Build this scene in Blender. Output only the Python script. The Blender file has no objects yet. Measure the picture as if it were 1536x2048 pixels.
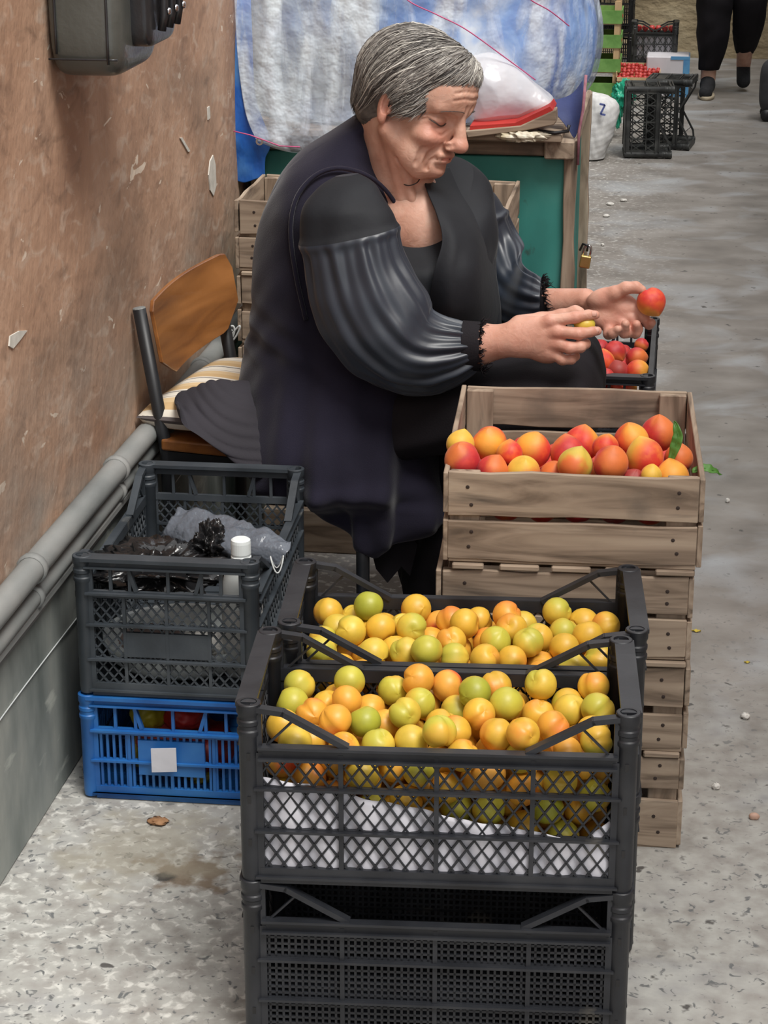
import bpy, math, random
import numpy as np
from mathutils import Vector, Matrix
random.seed(7); rng = np.random.default_rng(7)
scene = bpy.context.scene
COL = scene.collection

# ------------------------------------------------------------------ camera
FPX, PITCH, YAW, CAMH = 4200.0, math.radians(19.46), math.radians(8.08), 1.6
cd = bpy.data.cameras.new('camera'); cam = bpy.data.objects.new('camera', cd); COL.objects.link(cam)
cam.location = (0, 0, CAMH); cam.rotation_euler = (math.pi/2 - PITCH, 0, YAW)
cd.sensor_fit = 'VERTICAL'; cd.sensor_height = 36; cd.lens = FPX/2048*36; cd.clip_end = 100
cd.clip_start = .05
scene.camera = cam
# ------------------------------------------------------------------ light
w = bpy.data.worlds.new('sky'); scene.world = w; w.use_nodes = True
nt = w.node_tree; bg = nt.nodes['Background']
tc = nt.nodes.new('ShaderNodeTexCoord'); sp = nt.nodes.new('ShaderNodeSeparateXYZ'); rp = nt.nodes.new('ShaderNodeValToRGB')
nt.links.new(tc.outputs['Generated'], sp.inputs[0]); nt.links.new(sp.outputs['Z'], rp.inputs[0]); nt.links.new(rp.outputs[0], bg.inputs[0])
rp.color_ramp.elements[0].position = 0.0; rp.color_ramp.elements[0].color = (.42, .42, .44, 1)
rp.color_ramp.elements[1].position = .8; rp.color_ramp.elements[1].color = (1.0, 1.0, 1.0, 1)
bg.inputs[1].default_value = 1.25
sd = bpy.data.lights.new('sun', 'SUN'); sun = bpy.data.objects.new('sun', sd); COL.objects.link(sun)
sd.energy = 2.6; sd.angle = math.radians(24); sd.color = (1, .97, .92)
sun.rotation_euler = Vector((.36, -.42, 1.0)).to_track_quat('Z', 'Y').to_euler()
scene.view_settings.view_transform = 'Standard'; scene.view_settings.look = 'None'
scene.view_settings.exposure = 0.25; scene.view_settings.gamma = 1; scene.view_settings.use_curve_mapping = False

# ------------------------------------------------------------------ pixel -> place (a survey of the photograph)
_f = np.array([-math.sin(YAW)*math.cos(PITCH), math.cos(YAW)*math.cos(PITCH), -math.sin(PITCH)])
_r = np.array([math.cos(YAW), math.sin(YAW), 0.0]); _u = np.cross(_r, _f); _C = np.array([0, 0, CAMH])
def ray(px, py): return _f + _r*(px-768)/FPX - _u*(py-1024)/FPX
def atZ(px, py, z): r = ray(px, py); return _C + r*((z-CAMH)/r[2])
def atY(px, py, y): r = ray(px, py); return _C + r*(y/r[1])
def atX(px, py, x): r = ray(px, py); return _C + r*(x/r[0])
def proj(p):
    d = np.asarray(p, float)-_C; k = d@_f
    return 768+FPX*(d@_r)/k, 1024-FPX*(d@_u)/k, FPX/k

# ------------------------------------------------------------------ materials
def mat(name, cols, rough=.6, scale=8, stretch=(1,1,1), bump=0, bscale=60, detail=4, metal=0, spec=.5, pos=None,
        rand=False, sheen=0, coat=0, distort=0, coords='Object', sss=0, bdist=.002):
    m = bpy.data.materials.new(name); m.use_nodes = True; n = m.node_tree; L = n.links.new
    b = n.nodes['Principled BSDF']
    b.inputs['Roughness'].default_value = rough; b.inputs['Metallic'].default_value = metal
    b.inputs['Specular IOR Level'].default_value = spec
    if sheen: b.inputs['Sheen Weight'].default_value = sheen; b.inputs['Sheen Roughness'].default_value = .4
    if coat: b.inputs['Coat Weight'].default_value = coat
    if sss:
        b.inputs['Subsurface Weight'].default_value = sss; b.inputs['Subsurface Radius'].default_value = (.012, .005, .003); b.inputs['Subsurface Scale'].default_value = .6
    tcn = n.nodes.new('ShaderNodeTexCoord'); mp = n.nodes.new('ShaderNodeMapping'); mp.inputs['Scale'].default_value = stretch
    L(tcn.outputs[coords], mp.inputs['Vector'])
    vec = mp.outputs[0]
    if rand:
        oi = n.nodes.new('ShaderNodeObjectInfo'); ad = n.nodes.new('ShaderNodeVectorMath'); ad.operation = 'ADD'
        mu = n.nodes.new('ShaderNodeMath'); mu.operation = 'MULTIPLY'; mu.inputs[1].default_value = 37
        L(oi.outputs['Random'], mu.inputs[0]); L(mp.outputs[0], ad.inputs[0]); L(mu.outputs[0], ad.inputs[1]); vec = ad.outputs[0]
    if len(cols) == 1: b.inputs['Base Color'].default_value = (*cols[0], 1)
    else:
        nz = n.nodes.new('ShaderNodeTexNoise'); nz.inputs['Scale'].default_value = scale; nz.inputs['Detail'].default_value = detail
        nz.inputs['Distortion'].default_value = distort
        L(vec, nz.inputs['Vector'])
        cr = n.nodes.new('ShaderNodeValToRGB'); e = cr.color_ramp.elements
        pos = pos or [.3+.4*i/(len(cols)-1) for i in range(len(cols))]
        while len(e) < len(cols): e.new(.5)
        for i, c in enumerate(cols): e[i].position = pos[i]; e[i].color = (*c, 1)
        L(nz.outputs['Fac'], cr.inputs[0]); L(cr.outputs[0], b.inputs['Base Color'])
        m['ramp'] = cr.name
    if bump:
        bn = n.nodes.new('ShaderNodeTexNoise'); bn.inputs['Scale'].default_value = bscale; bn.inputs['Detail'].default_value = 3
        bp = n.nodes.new('ShaderNodeBump'); bp.inputs['Strength'].default_value = bump; bp.inputs['Distance'].default_value = bdist
        L(vec, bn.inputs['Vector']); L(bn.outputs['Fac'], bp.inputs['Height']); L(bp.outputs[0], b.inputs['Normal'])
    return m
def overlay(m, col, scale, lo, hi, stretch=(1,1,1), detail=2, voronoi=False, distort=0):
    """lay a second pigment over the base colour where a noise passes a threshold (chips, scrapes, stains, broad tones)"""
    n = m.node_tree; L = n.links.new; b = n.nodes['Principled BSDF']; src = b.inputs['Base Color'].links[0].from_socket
    t = n.nodes.new('ShaderNodeTexCoord'); mp = n.nodes.new('ShaderNodeMapping'); mp.inputs['Scale'].default_value = stretch
    L(t.outputs['Object'], mp.inputs['Vector'])
    if voronoi:
        x = n.nodes.new('ShaderNodeTexVoronoi'); x.inputs['Scale'].default_value = scale; o = x.outputs['Distance']
    else:
        x = n.nodes.new('ShaderNodeTexNoise'); x.inputs['Scale'].default_value = scale; x.inputs['Detail'].default_value = detail; x.inputs['Distortion'].default_value = distort; o = x.outputs['Fac']
    L(mp.outputs[0], x.inputs['Vector'])
    mr = n.nodes.new('ShaderNodeMapRange'); mr.inputs['From Min'].default_value = lo; mr.inputs['From Max'].default_value = hi
    L(o, mr.inputs['Value'])
    mx = n.nodes.new('ShaderNodeMix'); mx.data_type = 'RGBA'
    L(mr.outputs[0], mx.inputs['Factor']); L(src, mx.inputs['A']); mx.inputs['B'].default_value = (*col, 1)
    L(mx.outputs['Result'], b.inputs['Base Color']); return mr
def zone(mr, m, axis, a, b_):
    """limit an overlay to a band of the surface: its factor fades along one axis"""
    n = m.node_tree; L = n.links.new
    t = n.nodes.new('ShaderNodeTexCoord'); s = n.nodes.new('ShaderNodeSeparateXYZ'); L(t.outputs['Object'], s.inputs[0])
    r2 = n.nodes.new('ShaderNodeMapRange'); r2.inputs['From Min'].default_value = a; r2.inputs['From Max'].default_value = b_
    L(s.outputs[axis], r2.inputs['Value'])
    mu = n.nodes.new('ShaderNodeMath'); mu.operation = 'MULTIPLY'
    lk = mr.outputs[0].links[0]; dst = lk.to_socket; n.links.remove(lk)
    L(mr.outputs[0], mu.inputs[0]); L(r2.outputs[0], mu.inputs[1]); L(mu.outputs[0], dst)
    o = type('o', (), {})(); return r2

# ------------------------------------------------------------------ mesh tools
class MB:
    def __init__(s): s.v = []; s.f = []; s.m = []; s.mi = 0
    def add(s, vs, fs):
        o = len(s.v); s.v += [tuple(map(float, v)) for v in vs]; s.f += [tuple(i+o for i in f) for f in fs]; s.m += [s.mi]*len(fs); return s
    def box(s, c, d, rz=0, R=None):
        hx, hy, hz = d[0]/2, d[1]/2, d[2]/2
        vs = [Vector((x, y, z)) for x in (-hx, hx) for y in (-hy, hy) for z in (-hz, hz)]
        M = R if R is not None else Matrix.Rotation(rz, 3, 'Z')
        vs = [M @ v + Vector(c) for v in vs]
        return s.add(vs, [(0,1,3,2),(4,6,7,5),(0,4,5,1),(2,3,7,6),(0,2,6,4),(1,5,7,3)])
    def cb(s, x0, x1, y0, y1, z0, z1): return s.box(((x0+x1)/2, (y0+y1)/2, (z0+z1)/2), (x1-x0, y1-y0, z1-z0))
    def bar(s, a, b, w, t, up=(0,0,1)):
        a, b = Vector(a), Vector(b); d = (b-a); 
        if d.length < 1e-6: return s
        d.normalize(); u = Vector(up); sdd = d.cross(u)
        if sdd.length < 1e-4: sdd = d.cross(Vector((1,0,0)))
        sdd.normalize(); u2 = sdd.cross(d).normalized()
        q = [(-1,-1),(1,-1),(1,1),(-1,1)]
        vs = [a+sdd*(x*w/2)+u2*(y*t/2) for x, y in q]+[b+sdd*(x*w/2)+u2*(y*t/2) for x, y in q]
        return s.add(vs, [(0,1,2,3),(7,6,5,4),(0,4,5,1),(1,5,6,2),(2,6,7,3),(3,7,4,0)])
    def tube(s, pts, r, n=8, cap=True):
        P = [Vector(p) for p in pts]; k = len(P); rs = r if hasattr(r, '__len__') else [r]*k
        base = len(s.v); prev = None; vs = []
        for i in range(k):
            t = (P[min(i+1, k-1)]-P[max(i-1, 0)]);
            if t.length < 1e-9: t = Vector((0,0,1))
            t.normalize()
            if prev is None:
                a = t.cross(Vector((0,0,1)));
                if a.length < .05: a = t.cross(Vector((1,0,0)))
            else: a = prev - t*prev.dot(t)
            if a.length < 1e-6: a = t.orthogonal()
            a.normalize(); prev = a; b = t.cross(a)
            for j in range(n):
                q = 2*math.pi*j/n; vs.append(P[i]+(a*math.cos(q)+b*math.sin(q))*rs[i])
        fs = [(i*n+j, i*n+(j+1) % n, (i+1)*n+(j+1) % n, (i+1)*n+j) for i in range(k-1) for j in range(n)]
        if cap: fs += [tuple(range(n-1, -1, -1)), tuple((k-1)*n+j for j in range(n))]
        return s.add(vs, fs)
    def lathe(s, prof, c=(0,0,0), n=24, R=None):
        vs = []; M = R or Matrix.Identity(3)
        for r, z in prof:
            for j in range(n):
                q = 2*math.pi*j/n; vs.append(M @ Vector((r*math.cos(q), r*math.sin(q), z))+Vector(c))
        k = len(prof); fs = [(i*n+j, i*n+(j+1) % n, (i+1)*n+(j+1) % n, (i+1)*n+j) for i in range(k-1) for j in range(n)]
        return s.add(vs, fs)
    def prism(s, poly, a, b):
        """poly: list of 3D points; extruded by vector from a*0 .. : a,b offsets"""
        n = len(poly); A = [Vector(p)+Vector(a) for p in poly]; B = [Vector(p)+Vector(b) for p in poly]
        return s.add(A+B, [tuple(range(n-1, -1, -1)), tuple(range(n, 2*n))]+[(i, (i+1) % n, n+(i+1) % n, n+i) for i in range(n)])
    def grid(s, G):
        h, w = len(G), len(G[0])
        return s.add([p for r in G for p in r], [(i*w+j, i*w+j+1, (i+1)*w+j+1, (i+1)*w+j) for i in range(h-1) for j in range(w-1)])
    def build(s, name, m, parent=None, smooth=False, bevel=0, loc=None, seg=1, solid=0, subsurf=0):
        me = bpy.data.meshes.new(name); me.from_pydata(s.v, [], s.f)
        for mm in (m if isinstance(m, (list, tuple)) else [m]): me.materials.append(mm)
        if any(s.m): me.polygons.foreach_set('material_index', s.m)
        if smooth: me.polygons.foreach_set('use_smooth', [True]*len(me.polygons))
        me.update(); o = bpy.data.objects.new(name, me); COL.objects.link(o)
        if parent is not None: o.parent = parent
        if loc is not None: o.location = loc
        if solid: q = o.modifiers.new('t', 'SOLIDIFY'); q.thickness = solid; q.offset = 0
        if subsurf: q = o.modifiers.new('s', 'SUBSURF'); q.levels = q.render_levels = subsurf
        if bevel: q = o.modifiers.new('b', 'BEVEL'); q.width = bevel; q.segments = seg; q.limit_method = 'ANGLE'; q.angle_limit = math.radians(40)
        return o
def fix_normals(o):
    import bmesh
    b = bmesh.new(); b.from_mesh(o.data); bmesh.ops.recalc_face_normals(b, faces=b.faces); b.to_mesh(o.data); b.free(); return o
def tag(o, label, cat=None, group=None, kind=None):
    if label: o['label'] = label
    if cat: o['category'] = cat
    if group: o['group'] = group
    if kind: o['kind'] = kind
    return o
def thing(name, loc, label, cat, rz=0, group=None):
    o = bpy.data.objects.new(name, None); COL.objects.link(o); o.empty_display_size = .05
    o.location = loc; o.rotation_euler = (0, 0, rz); return tag(o, label, cat, group)
def copy_tree(o, loc=None, rz=None, label=None, group=None, parent=None):
    c = o.copy(); COL.objects.link(c)
    if parent is not None: c.parent = parent
    if loc is not None: c.location = loc
    if rz is not None: c.rotation_euler = (0, 0, rz)
    if label: c['label'] = label
    if group: c['group'] = group
    for ch in list(o.children): copy_tree(ch, parent=c)
    return c
def catmull(P, n):
    """resample rows of numbers (k x d) to n rows with a Catmull-Rom spline"""
    P = np.asarray(P, float); k = len(P); out = []
    for t in np.linspace(0, k-1, n):
        i = min(int(t), k-2); u = t-i
        p0, p1, p2, p3 = P[max(i-1, 0)], P[i], P[i+1], P[min(i+2, k-1)]
        out.append(.5*((2*p1)+(-p0+p2)*u+(2*p0-5*p1+4*p2-p3)*u*u+(-p0+3*p1-3*p2+p3)*u**3))
    return np.array(out)
def vnoise(p, seed=0):
    """smooth pseudo noise from summed sines, p: (...,3)"""
    g = np.random.default_rng(seed); s = 0
    for i in range(5):
        d = g.normal(size=3); d /= np.linalg.norm(d); s = s+np.sin((p@d)*(1+i*.35)+g.uniform(0, 6.28))
    return s/3.2

# signed distance field -> one continuous surface
class Field:
    def __init__(s, lo, hi, h):
        s.lo = np.array(lo, float); s.h = h; s.n = np.ceil((np.array(hi)-s.lo)/h).astype(int)+1
        s.F = np.full(s.n, .05, np.float32)
    def _sl(s, lo, hi, pad):
        a = np.maximum(np.floor((np.array(lo)-pad-s.lo)/s.h).astype(int), 0); b = np.minimum(np.ceil((np.array(hi)+pad-s.lo)/s.h).astype(int)+1, s.n)
        if (b <= a).any(): return None, None
        ax = [s.lo[i]+np.arange(a[i], b[i])*s.h for i in range(3)]
        return tuple(slice(a[i], b[i]) for i in range(3)), np.stack(np.meshgrid(*ax, indexing='ij'), -1)
    def _put(s, sl, d, k, sub):
        A = s.F[sl]
        if sub: d = -d; h = np.clip(.5-.5*(d-A)/k, 0, 1) if k else 0; s.F[sl] = (d*h*1.0+A*(1-h)+k*h*(1-h)) if False else np.maximum(A, d) if not k else (A+(d-A)*np.clip(.5+.5*(d-A)/k, 0, 1)+k*np.clip(.5+.5*(d-A)/k, 0, 1)*(1-np.clip(.5+.5*(d-A)/k, 0, 1)))
        else:
            h = np.clip(.5+.5*(A-d)/k, 0, 1); s.F[sl] = A*(1-h)+d*h-k*h*(1-h)
    def cap(s, a, b, ra, rb=None, k=.006, sub=False):
        a, b = np.array(a, float), np.array(b, float); rb = ra if rb is None else rb; m = max(ra, rb)
        sl, p = s._sl(np.minimum(a, b)-m, np.maximum(a, b)+m, .02+k)
        if sl is None: return s
        ab = b-a; t = np.clip(((p-a)@ab)/max(ab@ab, 1e-12), 0, 1)
        d = np.linalg.norm(p-a-t[..., None]*ab, axis=-1)-(ra+(rb-ra)*t); s._put(sl, d, k, sub); return s
    def ell(s, c, r, R=None, k=.008, sub=False):
        c = np.array(c, float); r = np.array(r, float); m = r.max()
        sl, p = s._sl(c-m, c+m, .02+k)
        if sl is None: return s
        q = p-c
        if R is not None: q = q@np.array(R)
        k0 = np.linalg.norm(q/r, axis=-1); k1 = np.linalg.norm(q/r**2, axis=-1)
        s._put(sl, k0*(k0-1)/np.maximum(k1, 1e-9), k, sub); return s
    def plane(s, n, d, k=.004):
        """keep the side n.p < d"""
        sl, p = s._sl(s.lo, s.lo+s.n*s.h, 0); v = p@np.array(n, float)-d; A = s.F[sl]; h = np.clip(.5+.5*(v-A)/k, 0, 1)
        s.F[sl] = A+(v-A)*h+k*h*(1-h); return s
    def mesh(s):
        F = s.F; I = F < 0; n = s.n
        cnt = np.zeros(n-1, np.int8)
        sls = [(slice(0, -1), slice(1, None))[o] for o in (0, 1)]
        for x in (0, 1):
            for y in (0, 1):
                for z in (0, 1): cnt += I[sls[x], sls[y], sls[z]]
        act = (cnt > 0) & (cnt < 8); idx = np.argwhere(act); vid = np.full(n-1, -1, np.int64); vid[act] = np.arange(len(idx))
        acc = np.zeros((len(idx), 3)); c = np.zeros(len(idx))
        for ax in range(3):
            o1, o2 = [q for q in range(3) if q != ax]
            for u in (0, 1):
                for v in (0, 1):
                    a = idx.copy(); a[:, o1] += u; a[:, o2] += v; b = a.copy(); b[:, ax] += 1
                    fa = F[tuple(a.T)]; fb = F[tuple(b.T)]; m = (fa < 0) != (fb < 0)
                    t = np.where(m, fa/np.where(m, fa-fb, 1), 0); p = a.astype(float); p[:, ax] += t; acc[m] += p[m]; c[m] += 1
        V = acc/c[:, None]*s.h+s.lo; faces = []
        for ax in range(3):
            o1, o2 = [(1, 2), (2, 0), (0, 1)][ax]
            sa = [slice(1, -1)]*3; sa[ax] = slice(0, -1); sb = [slice(1, -1)]*3; sb[ax] = slice(1, None)
            A = I[tuple(sa)]; B = I[tuple(sb)]; e = np.argwhere(A != B); ins = A[tuple(e.T)]
            e = e+1; e[:, ax] -= 1
            def cv(d1, d2): q = e.copy(); q[:, o1] += d1; q[:, o2] += d2; return vid[tuple(q.T)]
            Q = np.stack([cv(-1, -1), cv(0, -1), cv(0, 0), cv(-1, 0)], 1); Q[~ins] = Q[~ins][:, ::-1]; faces.append(Q)
        return V, np.concatenate(faces)
def np_mesh(name, parts, mats, parent=None, attr=None):
    V = []; Q = []; o = 0
    for v, q in parts: V.append(v); Q.append(q+o); o += len(v)
    V = np.concatenate(V).astype(np.float32); Q = np.concatenate(Q).astype(np.int32)
    me = bpy.data.meshes.new(name); me.vertices.add(len(V)); me.vertices.foreach_set('co', V.ravel())
    me.loops.add(Q.size); me.loops.foreach_set('vertex_index', Q.ravel()); me.polygons.add(len(Q))
    me.polygons.foreach_set('loop_start', np.arange(len(Q), dtype=np.int32)*4)
    me.polygons.foreach_set('use_smooth', np.ones(len(Q), bool))
    for m in mats: me.materials.append(m)
    me.update(calc_edges=True); me.validate()
    if attr is not None:
        a = me.attributes.new('tint', 'FLOAT', 'POINT'); a.data.foreach_set('value', attr.astype(np.float32))
    ob = bpy.data.objects.new(name, me); COL.objects.link(ob)
    if parent is not None: ob.parent = parent
    return ob
def loft(rows, nu=96, nv=90, disp=None, cap=True, pw=2.0):
    """rows: (centre, a, b) vectors of elliptic rings; disp(u, v, P) -> offset along the ring's outward direction"""
    R = catmull([np.concatenate(r) for r in rows], nv); U = np.linspace(0, 2*np.pi, nu, endpoint=False)
    c = np.sign(np.cos(U))*np.abs(np.cos(U))**(2/pw); s_ = np.sign(np.sin(U))*np.abs(np.sin(U))**(2/pw)
    P = R[:, None, :3]+R[:, None, 3:6]*c[None, :, None]+R[:, None, 6:9]*s_[None, :, None]
    if disp is not None:
        out = P-R[:, None, :3]; out /= np.maximum(np.linalg.norm(out, axis=-1, keepdims=True), 1e-6)
        P = P+out*disp(U[None, :], np.linspace(0, 1, nv)[:, None], P)[..., None]
    V = P.reshape(-1, 3); i, j = np.meshgrid(np.arange(nv-1), np.arange(nu), indexing='ij'); j2 = (j+1) % nu
    Q = np.stack([i*nu+j, i*nu+j2, (i+1)*nu+j2, (i+1)*nu+j], -1).reshape(-1, 4)
    if cap:
        k = len(V); V = np.concatenate([V, P[0].mean(0)[None], P[-1].mean(0)[None]])
        a = np.arange(0, nu, 2); b = (a+1) % nu; c2 = (a+2) % nu
        Q = np.concatenate([Q, np.stack([np.full_like(a, k), c2, b, a], 1), np.stack([np.full_like(a, k+1), a+(nv-1)*nu, b+(nv-1)*nu, c2+(nv-1)*nu], 1)])
    return V, Q

# ================================================================== materials
M_plaster = mat('plaster', [(.31,.175,.11),(.45,.275,.18),(.55,.36,.25)], .85, 4, (1,1,.7), .8, 45, detail=10, pos=[.28,.5,.72], bdist=.004)
overlay(M_plaster, (.58,.44,.34), 30, .54, .74, (1,.45,1), 13, distort=.8)
overlay(M_plaster, (.24,.145,.095), 22, .56, .76, (1,.45,.9), 12, distort=.8)
overlay(M_plaster, (.74,.62,.50), 24, .675, .69, (1,.42,1), 10, distort=.9)
overlay(M_plaster, (.20,.14,.10), 3.3, .52, .80, (1,.6,1), 9)
_g = overlay(M_plaster, (.30,.26,.22), 4.2, .35, .70, (1,1,1.6), 8); zone(_g, M_plaster, 'Z', .80, .5)
_g = overlay(M_plaster, (.17,.18,.185), 2.0, .1, .5, (1,1,1), 4); zone(_g, M_plaster, 'Y', 4.3, 7.5)  # wall colour turns greyer and darker towards its far end
M_wains = mat('wainscot', [(.13,.15,.14),(.23,.25,.235),(.34,.35,.32)], .8, 9, (1,1,.5), .4, 50, detail=8)
overlay(M_wains, (.42,.44,.40), 12, .62, .70, (1,.6,2), 6)
M_back = mat('back_stucco', [(.22,.17,.10),(.40,.32,.20),(.50,.42,.28)], .9, 3, (1,1,1.5), .6, 12, detail=8, bdist=.03)
M_floor = mat('concrete', [(.17,.155,.14),(.235,.215,.195),(.31,.29,.27)], .75, 5, (.9,1.1,1), .35, 45, detail=9)
overlay(M_floor, (.36,.37,.38), 3.2, .52, .72, (.9,1.15,1), 10, distort=.6)
_g = overlay(M_floor, (.46,.46,.43), 26, .25, .70, (1,1,1), 10); _z = zone(_g, M_floor, 'Y', 4.0, 2.9)
_g = overlay(M_floor, (.62,.61,.57), 52, .54, .68, (1,1,1), 6, distort=.6); zone(_g, M_floor, 'X', .05, -.45)
_g = overlay(M_floor, (.14,.145,.145), 62, .60, .68, (1,1,1), 3, distort=1); zone(_g, M_floor, 'Y', 4.6, 2.8)
overlay(M_floor, (.09,.085,.08), 26, .66, .72, (1,1,1), 3)
def stain(m, c, r, col, ns=28, amt=.9, asp=(1, 1)):
    n = m.node_tree; L = n.links.new; b = n.nodes['Principled BSDF']; src = b.inputs['Base Color'].links[0].from_socket
    t = n.nodes.new('ShaderNodeTexCoord'); mp = n.nodes.new('ShaderNodeMapping'); mp.inputs['Location'].default_value = (-c[0]*asp[0], -c[1]*asp[1], 0); mp.inputs['Scale'].default_value = (asp[0], asp[1], 1)
    ln = n.nodes.new('ShaderNodeVectorMath'); ln.operation = 'LENGTH'; nz = n.nodes.new('ShaderNodeTexNoise'); nz.inputs['Scale'].default_value = ns; nz.inputs['Detail'].default_value = 7
    L(t.outputs['Object'], mp.inputs[0]); L(mp.outputs[0], ln.inputs[0]); L(t.outputs['Object'], nz.inputs['Vector'])
    ma = n.nodes.new('ShaderNodeMath'); ma.operation = 'MULTIPLY_ADD'; L(nz.outputs['Fac'], ma.inputs[0]); ma.inputs[1].default_value = r*2.6; L(ln.outputs['Value'], ma.inputs[2])
    mr = n.nodes.new('ShaderNodeMapRange'); mr.inputs['From Min'].default_value = r*2.2; mr.inputs['From Max'].default_value = r*1.75; mr.inputs['To Max'].default_value = amt; L(ma.outputs[0], mr.inputs['Value'])
    mx = n.nodes.new('ShaderNodeMix'); mx.data_type = 'RGBA'; L(mr.outputs[0], mx.inputs['Factor']); L(src, mx.inputs['A']); mx.inputs['B'].default_value = (*col, 1); L(mx.outputs['Result'], b.inputs['Base Color'])
_q = atZ(385, 1742, 0); stain(M_floor, _q, .085, (.17, .12, .075), 26, .85, (1, 1.3)); _q = atZ(330, 1755, 0); stain(M_floor, _q, .022, (.045, .04, .035), 30, .95)
_q = atZ(290, 1705, 0); stain(M_floor, _q, .16, (.30, .27, .20), 14, .5)
M_dark = mat('dark_plastic', [(.010,.011,.014),(.018,.020,.025),(.034,.036,.041)], .45, 14, bump=.15, bscale=120, rand=True, pos=[.3,.52,.8])
overlay(M_dark, (.20,.18,.14), 7, .68, .80, (1,1,1), 8)
M_dark2 = mat('grey_plastic', [(.024,.030,.036),(.040,.049,.059),(.07,.08,.09)], .5, 12, bump=.15, bscale=120, rand=True, pos=[.3,.52,.8])
overlay(M_dark2, (.26,.25,.22), 9, .66, .8, (1,1,1), 8)
M_black = mat('black_plastic', [(.008,.008,.009),(.018,.018,.02)], .4, 10)
M_blue = mat('blue_plastic', [(.008,.07,.26),(.015,.115,.37),(.03,.16,.42)], .42, 10, bump=.1, bscale=90)
def wood(name, st, a=(.19,.14,.10), b=(.32,.245,.18), c=(.42,.335,.25)):
    m = mat(name, [tuple(x*.45 for x in a), a, b, c], .82, 9, st, .35, 14, detail=8, rand=True, distort=1.6, pos=[.26,.38,.52,.72])
    overlay(m, (.10,.085,.07), 7, .60, .72, (.6,.6,.6), 6); overlay(m, (.075,.058,.045), 42, .58, .78, tuple(.09 if q < 1 else .9 for q in st), 8, distort=.5); overlay(m, (.55,.46,.36), 30, .62, .82, tuple(.12 if q < 1 else .9 for q in st), 8); return m
WX = wood('weathered_wood_x', (.35,3.2,3.2)); WY = wood('weathered_wood_y', (3.2,.35,3.2)); WZ = wood('weathered_wood_z', (3.2,3.2,.35))
M_nail = mat('nail_rust', [(.03,.018,.014)], .7)
M_chairwood = mat('varnished_wood', [(.16,.055,.016),(.30,.115,.03),(.42,.17,.05)], .32, 7, (2.5,.4,2.5), .08, 40, detail=6, distort=.8, coat=.3)
M_chairmetal = mat('black_metal', [(.010,.011,.013),(.02,.021,.024)], .45, 20)
M_teal = mat('teal_paint', [(.025,.17,.15),(.045,.27,.235),(.09,.36,.31)], .6, 5, (1,1,.6), .25, 30, detail=7)
overlay(M_teal, (.04,.06,.05), 9, .70, .74, (1,1,.8), 5)
M_pipe = mat('grey_pipe', [(.13,.14,.14),(.21,.22,.215),(.29,.29,.28)], .6, 12, (1,.4,1), .2, 60, detail=7)
overlay(M_pipe, (.16,.12,.09), 8, .64, .72, (1,.5,1), 6)
M_tarp = mat('blue_tarp', [(.008,.06,.30),(.02,.13,.50),(.10,.30,.66)], .38, 9, (1.5,1,.8), .6, 18, detail=5, bdist=.01)
M_goods = mat('wrapped_goods', [(.03,.15,.56),(.14,.34,.76),(.38,.56,.88),(.78,.86,.95)], .4, 4.2, (1.3,1,.7), .5, 16, detail=7, distort=1.6, pos=[.34,.44,.54,.64], bdist=.01)
M_white = mat('white_paper', [(.50,.50,.55),(.66,.66,.71)], .7, 12, bump=.4, bscale=22, bdist=.004)
M_satin = mat('black_satin', [(.014,.019,.029),(.026,.034,.050)], .40, 6, bump=.12, bscale=40, spec=.6, sheen=.15)
M_yoke = mat('black_cotton', [(.008,.009,.012),(.015,.017,.022)], .7, 6, bump=.3, bscale=60, sheen=.05, spec=.3)
M_vest = mat('navy_black_wool', [(.012,.011,.021),(.023,.021,.038)], .95, 5, bump=.5, bscale=500, sheen=.2, spec=.2, bdist=.001)
M_skirt = mat('black_skirt_cloth', [(.006,.005,.007),(.011,.009,.012)], .8, 7, bump=.3, bscale=300, spec=.25)
def film(name, col, alpha, rough=.18, bump=.7, bs=14):
    m = mat(name, [col, tuple(min(1, c*1.15) for c in col)], rough, 6, bump=bump, bscale=bs, bdist=.012); m.node_tree.nodes['Principled BSDF'].inputs['Alpha'].default_value = alpha; return m
M_film = film('clear_film', (.74,.83,.97), .42, .20, .9, 22)
def cloud(m, lo, hi, a0, a1, scale=9, st=(1.4,1,.35)):
    n = m.node_tree; L = n.links.new; t = n.nodes.new('ShaderNodeTexCoord'); mp = n.nodes.new('ShaderNodeMapping'); mp.inputs['Scale'].default_value = st
    x = n.nodes.new('ShaderNodeTexNoise'); x.inputs['Scale'].default_value = scale; x.inputs['Detail'].default_value = 8; x.inputs['Distortion'].default_value = .8
    L(t.outputs['Object'], mp.inputs[0]); L(mp.outputs[0], x.inputs['Vector']); r = n.nodes.new('ShaderNodeMapRange'); r.inputs['From Min'].default_value = lo; r.inputs['From Max'].default_value = hi; r.inputs['To Min'].default_value = a0; r.inputs['To Max'].default_value = a1
    L(x.outputs['Fac'], r.inputs['Value']); L(r.outputs[0], n.nodes['Principled BSDF'].inputs['Alpha']); return m
cloud(M_film, .42, .62, .22, .85, 11)
M_film2 = film('grey_film', (.15,.17,.205), .62, .16, 1.0, 32)
M_blackbag = mat('black_film', [(.012,.012,.013)], .16, bump=.6, bscale=30, bdist=.006)
M_capw = mat('white_cap', [(.75,.80,.80)], .4)
M_bottle = film('bottle_plastic', (.70,.73,.72), .5, .12, .1)
M_leather = mat('olive_black_leather', [(.065,.070,.062),(.105,.11,.10)], .34, 9, bump=.35, bscale=90, coat=.2)
M_leather2 = mat('black_leather', [(.018,.018,.02),(.034,.034,.037)], .28, 9, bump=.3, bscale=90)
M_chrome = mat('steel', [(.6,.6,.62)], .25, metal=1)
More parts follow.
